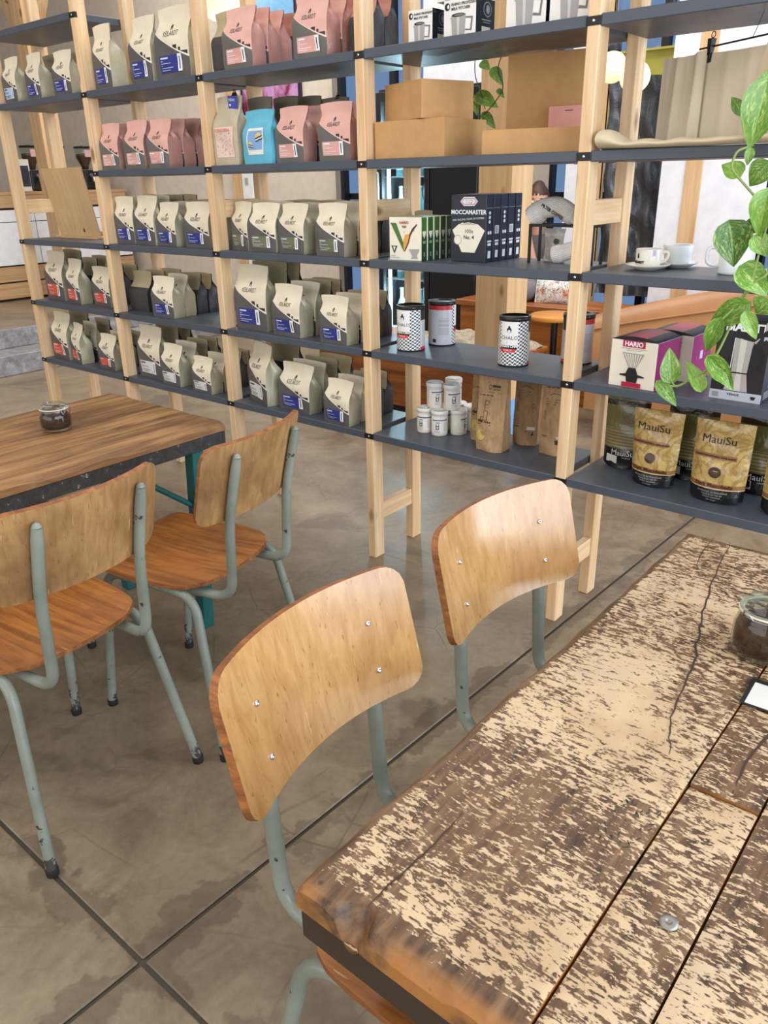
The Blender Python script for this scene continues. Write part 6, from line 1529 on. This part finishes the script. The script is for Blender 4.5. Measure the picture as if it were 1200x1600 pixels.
def head_pt(u, v):
    a = 2*PI*u; b = PI*v; x = math.sin(a)*math.sin(b); y = -math.cos(a)*math.sin(b); z = -math.cos(b)
    w = 0.074*(1-0.16*max(0, -z)); yy = y*0.092; 
    if y < 0: yy -= 0.014*math.exp(-((x/0.20)**2+((z+0.10)/0.16)**2))      # nose
    if y < 0: yy += 0.007*math.exp(-(((abs(x)-0.38)/0.16)**2+((z-0.10)/0.12)**2))   # eye sockets
    if y < 0: yy -= 0.004*math.exp(-((x/0.3)**2+((z+0.52)/0.07)**2))       # lips
    return Vector((x*w, yy, z*0.112))
hd = obj('head', G().grid(head_pt, 32, 26, 0).mesh('head'), SKINM, pe, (0.01, -0.03, .745), (0.12, 0, 0.45))
for s in (1, -1):
    obj('eye', G().lathe([(max(0.0001, 0.010*math.sin(PI*k/8)), -0.010*math.cos(PI*k/8)) for k in range(9)], 12).mesh('eye'), PWHITE, hd, (s*0.029, -0.074, 0.012))
    obj('brow', G().tube([(s*0.014, -0.083, 0.030), (s*0.030, -0.080, 0.034), (s*0.045, -0.068, 0.029)], 0.003, 6).mesh('brow'), HAIRM, hd)
    obj('ear', G().lathe([(max(0.0001, 0.018*math.sin(PI*k/8)), -0.026*math.cos(PI*k/8)) for k in range(9)], 10).mesh('ear'), SKINM, hd, (s*0.074, 0.005, -0.005), (0, 0, 0), (0.4, 0.8, 1))
obj('mouth', G().tube([(-0.022, -0.080, -0.058), (0, -0.086, -0.057), (0.022, -0.080, -0.058)], 0.004, 6).mesh('mouth'), plain('lip_tone', (170, 96, 90), 0.5), hd)
def hair_pt(u, v):
    a = 2*PI*u; b = PI*(0.02+0.98*v); x = math.sin(a)*math.sin(b); y = -math.cos(a)*math.sin(b); z = -math.cos(b)
    face = max(0.0, -y); drop = -0.16*(1-v)*0
    k = 1.10+0.03*math.sin(30*a)
    if face > 0.35 and z < 0.38: k = 0.90
    return Vector((x*0.074*k, y*0.092*k+0.012, z*0.112*1.10+0.004 - (0.06 if (y > -0.1 and z < 0) else 0)))
obj('hair', G().grid(hair_pt, 48, 24, 0).mesh('hair'), HAIRM, hd)
obj('hair_bun', G().lathe([(max(0.0001, 0.042*math.sin(PI*k/10)), -0.036*math.cos(PI*k/10)) for k in range(11)], 16).mesh('hair_bun'), HAIRM, hd, (0.0, 0.075, 0.095))
skinmesh('neck', [(0, 0, .50, .05), (0, -.005, .60, .048), (0, -.02, .68, .046)], [(0, 1), (1, 2)], SKINM, pe, 0)
def hand(sx, wrist, palm, fdir, curl):
    W_ = Vector(wrist); P_ = Vector(palm); d = Vector(fdir).normalized(); side = Vector((d.y, -d.x, 0)).normalized() if abs(d.z) < 0.9 else Vector((1, 0, 0)); c = Vector(curl)
    vs = [(*W_, .026), (*P_, .030, .016)]; ed = [(0, 1)]
    for k, (o, L) in enumerate(((-.024, .060), (-.008, .072), (.008, .068), (.022, .054))):
        b = P_+side*o+d*0.02; m_ = b+d*(L*0.55)+c*0.3; e = m_+d*(L*0.25)+c; i = len(vs)
        vs += [(*b, .0095), (*m_, .0088), (*e, .0078)]; ed += [(1, i), (i, i+1), (i+1, i+2)]
    b = P_-side*0.028-d*0.01; e = b-side*0.018+d*0.03+c*0.4; i = len(vs); vs += [(*b, .0105), (*e, .009)]; ed += [(1, i), (i, i+1)]
    return skinmesh('hand', vs, ed, SKINM, pe, 0, 1)
skinmesh('forearm', [(.12, -.22, .30, .037), (.085, -.235, .45, .030), (.06, -.24, .56, .026)], [(0, 1), (1, 2)], SKINM, pe)
skinmesh('forearm', [(-.12, -.20, .16, .037), (-.05, -.25, .16, .030), (.0, -.27, .155, .026)], [(0, 1), (1, 2)], SKINM, pe)
hand(1, (.06, -.24, .56), (.048, -.235, .60), (-.35, 0.1, .9), (-0.012, -0.012, 0.002))
hand(-1, (.0, -.27, .155), (.045, -.28, .152), (1, -.1, 0), (0.002, 0.004, -0.010))
t = thing('paper_cup', 'white cup held up by the seated person', 'cup', (1.335, 2.878, 1.095))
obj('cup_body', G().lathe([(0.0001, 0), (0.026, 0), (0.034, 0.085), (0.036, 0.087), (0.032, 0.085), (0.0001, 0.075)], 24).mesh('cup_body'), PWHITE, t)
obj('rim', G().tube([(0.035*math.cos(2*PI*k/24), 0.035*math.sin(2*PI*k/24), 0.087) for k in range(25)], 0.0018, 6).mesh('rim'), PWHITE, t)
# ------------------------------------------------------------------ trailing pothos
def leafmat():
    t = NT('variegated_leaf'); u, v, _ = t.sep(t.n('ShaderNodeUVMap').outputs[0]); rn = t.rnd()
    off = t.comb(t.m('MULTIPLY', rn, 31.0), t.m('MULTIPLY', rn, 17.0), 0.0)
    f = t.noise(t.map(t.coord('UV'), (1.2, 3.0, 1), off), 4.5, 4, 0.6, 1.2)
    base = t.ramp(rn, [(0.0, srgb(84, 128, 42)), (0.5, srgb(112, 156, 56)), (1.0, srgb(58, 102, 34))])
    col = t.mix(t.ramp(f, [(0.50, 0.0), (0.64, 0.6)]), base, srgb(196, 208, 116))
    mid = t.ramp(t.m('ABSOLUTE', t.m('SUBTRACT', v, 0.5)), [(0.0, 0.6), (0.03, 0.0)])
    col = t.mix(mid, col, srgb(176, 200, 110))
    vein = t.m('PINGPONG', t.m('ADD', t.m('MULTIPLY', u, 9.0), t.m('MULTIPLY', t.m('ABSOLUTE', t.m('SUBTRACT', v, 0.5)), -6.0)), 0.5)
    t.bump(vein, 0.35, 0.002)
    return t.out(col, 0.32, Subsurface_Weight=0.0)
LEAF = leafmat(); STEM = plain('pale_green_stem', (140, 160, 84), 0.5); STEM2 = plain('dark_vine_stem', (64, 74, 44), 0.6)
def leaf_mesh(seed):
    rnd = random.Random(seed); fold = rnd.uniform(0.12, 0.34); droop = rnd.uniform(0.10, 0.30); g = G()
    def prof(u): return (math.sin(PI*u**0.62)**0.85)*(1-0.12*u) if 0 < u < 1 else 0.0
    def fn(u, v):
        s = 2*v-1; w = prof(u)*0.5; x = u-0.10*(abs(s)**1.5)*max(0, 1-u*3.2)
        return Vector((x, s*w, fold*abs(s)*w*1.2-droop*u*u+0.02*math.sin(9*u+seed)*abs(s)))
    g.grid(fn, 14, 10, 0, True, uv=lambda u, v: (u, v)); 
    me = g.mesh('leaf'); return me
LM = [leaf_mesh(k) for k in range(5)]
def place_leaf(parent, b, tip, w, k, face, origin):
    B = Vector(b); T = Vector(tip); x = (T-B); L = x.length; x.normalize(); f = Vector(face); z = (f-x*f.dot(x)).normalized(); y = z.cross(x)
    o = obj('leaf', LM[k % 5], LEAF, parent); m_ = Matrix.Identity(3); m_.col[0] = x; m_.col[1] = y; m_.col[2] = z
    o.rotation_euler = m_.to_euler(); o.location = B-Vector(origin); o.scale = (L*1.02, w*0.86, L)
    return o
FACE = (0.35, -0.75, 0.35)
O1 = (3.86, 0.06, LV[0]+0.0006)
pt = thing('trailing_pothos', 'trailing pothos with variegated green leaves hanging down the right edge', 'plant', O1)
obj('pot', G().lathe([(0.0001, 0), (0.055, 0), (0.075, 0.12), (0.080, 0.12), (0.080, 0.13), (0.068, 0.13), (0.065, 0.11), (0.0001, 0.11)], 28).mesh('pot'), plain('white_pot', (226, 222, 214), 0.5), pt)
obj('soil', G().lathe([(0.0001, 0.112), (0.064, 0.112)], 20).mesh('soil'), COFFEE, pt)
LEAVES = [((3.647,-0.070,1.289),(3.676,-0.070,1.194),0.110),((3.727,-0.050,1.296),(3.658,-0.050,1.276),0.053),((3.653,-0.070,1.395),(3.612,-0.070,1.427),0.060),((3.718,-0.090,1.420),(3.681,-0.090,1.374),0.070),
((3.680,-0.060,1.585),(3.666,-0.060,1.453),0.107),((3.736,-0.120,1.361),(3.728,-0.120,1.265),0.075),((3.718,-0.100,1.263),(3.753,-0.100,1.225),0.059),((3.698,-0.100,1.191),(3.767,-0.100,1.139),0.084),
((3.770,-0.100,1.122),(3.746,-0.100,1.090),0.069),((3.672,-0.080,1.452),(3.671,-0.080,1.417),0.028),((3.625,-0.020,1.528),(3.594,-0.020,1.568),0.036),((3.725,-0.100,1.111),(3.637,-0.100,1.049),0.077),
((3.670,-0.110,1.069),(3.643,-0.110,0.984),0.053),((3.727,-0.110,1.090),(3.761,-0.110,1.032),0.045),((3.563,-0.100,0.901),(3.552,-0.100,0.985),0.065),((3.643,-0.100,0.890),(3.604,-0.100,0.960),0.050),
((3.535,-0.110,0.894),(3.593,-0.110,0.844),0.047),((3.657,-0.110,0.973),(3.730,-0.110,0.905),0.057),((3.672,-0.120,0.945),(3.723,-0.120,0.916),0.042),((3.664,-0.050,1.561),(3.676,-0.050,1.611),0.054),
((3.78,-0.08,1.70),(3.74,-0.09,1.62),0.07),((3.82,-0.06,1.95),(3.77,-0.08,1.87),0.07),((3.88,-0.07,2.12),(3.84,-0.10,2.03),0.08),((3.80,-0.10,1.46),(3.79,-0.11,1.37),0.07),((3.81,-0.1,1.28),(3.79,-0.11,1.18),0.07),((3.92,0.0,2.24),(3.97,-0.06,2.19),0.07)]
rs = random.Random(11)
for k, (b, tip, w) in enumerate(LEAVES):
    f = (FACE[0]+rs.uniform(-.25, .25), FACE[1], FACE[2]+rs.uniform(-.2, .3)); place_leaf(pt, b, tip, w, k, f, O1)
def stem(parent, pts, origin, r=0.0028, mat=None):
    P = fillet([Vector(p)-Vector(origin) for p in pts], 0.03, 4); obj('stem', G().tube(P, r, 7).mesh('stem'), mat or STEM, parent)
stem(pt, [(3.87, 0.02, 2.19), (3.86, -0.06, 2.24), (3.83, -0.095, 2.05), (3.79, -0.09, 1.75), (3.74, -0.08, 1.58), (3.745, -0.095, 1.36), (3.759, -0.095, 1.179), (3.73, -0.095, 1.163), (3.711, -0.095, 1.117), (3.696, -0.095, 1.07), (3.675, -0.095, 0.997), (3.652, -0.095, 0.937), (3.615, -0.095, 0.912), (3.582, -0.095, 0.885), (3.54, -0.105, 0.89)], O1, 0.0032)
stem(pt, [(3.85, 0.02, 2.19), (3.83, -0.05, 2.24), (3.80, -0.10, 1.95), (3.77, -0.095, 1.50), (3.736, -0.095, 1.319), (3.678, -0.095, 1.374), (3.637, -0.095, 1.413), (3.648, -0.095, 1.449), (3.665, -0.08, 1.455)], O1)
stem(pt, [(3.745, -0.095, 1.33), (3.733, -0.095, 1.249), (3.726, -0.095, 1.162), (3.698, -0.095, 1.101), (3.672, -0.105, 1.07)], O1)
stem(pt, [(3.677, -0.05, 1.50), (3.645, -0.03, 1.495), (3.632, -0.02, 1.53)], O1, 0.0018)
stem(pt, [(3.582, -0.095, 0.885), (3.572, -0.098, 0.892), (3.563, -0.10, 0.905)], O1, 0.002); stem(pt, [(3.652, -0.095, 0.937), (3.645, -0.10, 0.91), (3.643, -0.10, 0.892)], O1, 0.002); stem(pt, [(3.66, -0.095, 0.955), (3.665, -0.11, 0.965), (3.672, -0.115, 0.947)], O1, 0.002)
O2 = (2.70, 0.345, LV[0]+0.25)
p2 = thing('hanging_pothos', 'small pothos vine hanging behind the cardboard boxes', 'plant', O2)
obj('planter', G().lathe([(0.0001, 0), (0.05, 0.01), (0.07, 0.09), (0.062, 0.09), (0.0001, 0.08)], 24).mesh('planter'), plain('dark_planter', (60, 58, 56), 0.6), p2)
for a in range(3): obj('hanger_cord', G().tube([(0.065*math.cos(a*2.1), 0.065*math.sin(a*2.1), 0.09), (0, 0, 0.45), (0, 0, ZC-O2[2]-0.002)], 0.0015, 5).mesh('hanger_cord'), BLACKM, p2)
for b, tip, w in (((2.669,0.320,1.747),(2.702,0.320,1.726),0.039),((2.714,0.320,1.725),(2.752,0.320,1.681),0.048),((2.655,0.320,1.652),(2.733,0.320,1.622),0.063),((2.647,0.320,1.643),(2.657,0.320,1.594),0.034),((2.736,0.320,1.664),(2.761,0.320,1.640),0.024),((2.682,0.320,1.597),(2.729,0.320,1.556),0.043),((2.78,0.33,1.93),(2.81,0.32,1.88),0.05)):
    place_leaf(p2, b, tip, w, int(w*1000), FACE, O2)
stem(p2, [(2.66, 0.345, LV[0]+0.34), (2.63, 0.335, LV[0]+0.30), (2.64, 0.33, 1.90), (2.644, 0.32, 1.755), (2.645, 0.32, 1.708), (2.672, 0.32, 1.66), (2.689, 0.32, 1.611)], O2, 0.0016, STEM2)
stem(p2, [(2.74, 0.345, LV[0]+0.34), (2.78, 0.335, LV[0]+0.28), (2.80, 0.33, 1.95), (2.77, 0.32, 1.805), (2.726, 0.32, 1.72), (2.765, 0.32, 1.671), (2.718, 0.32, 1.619), (2.67, 0.32, 1.584)], O2, 0.0018, STEM2)
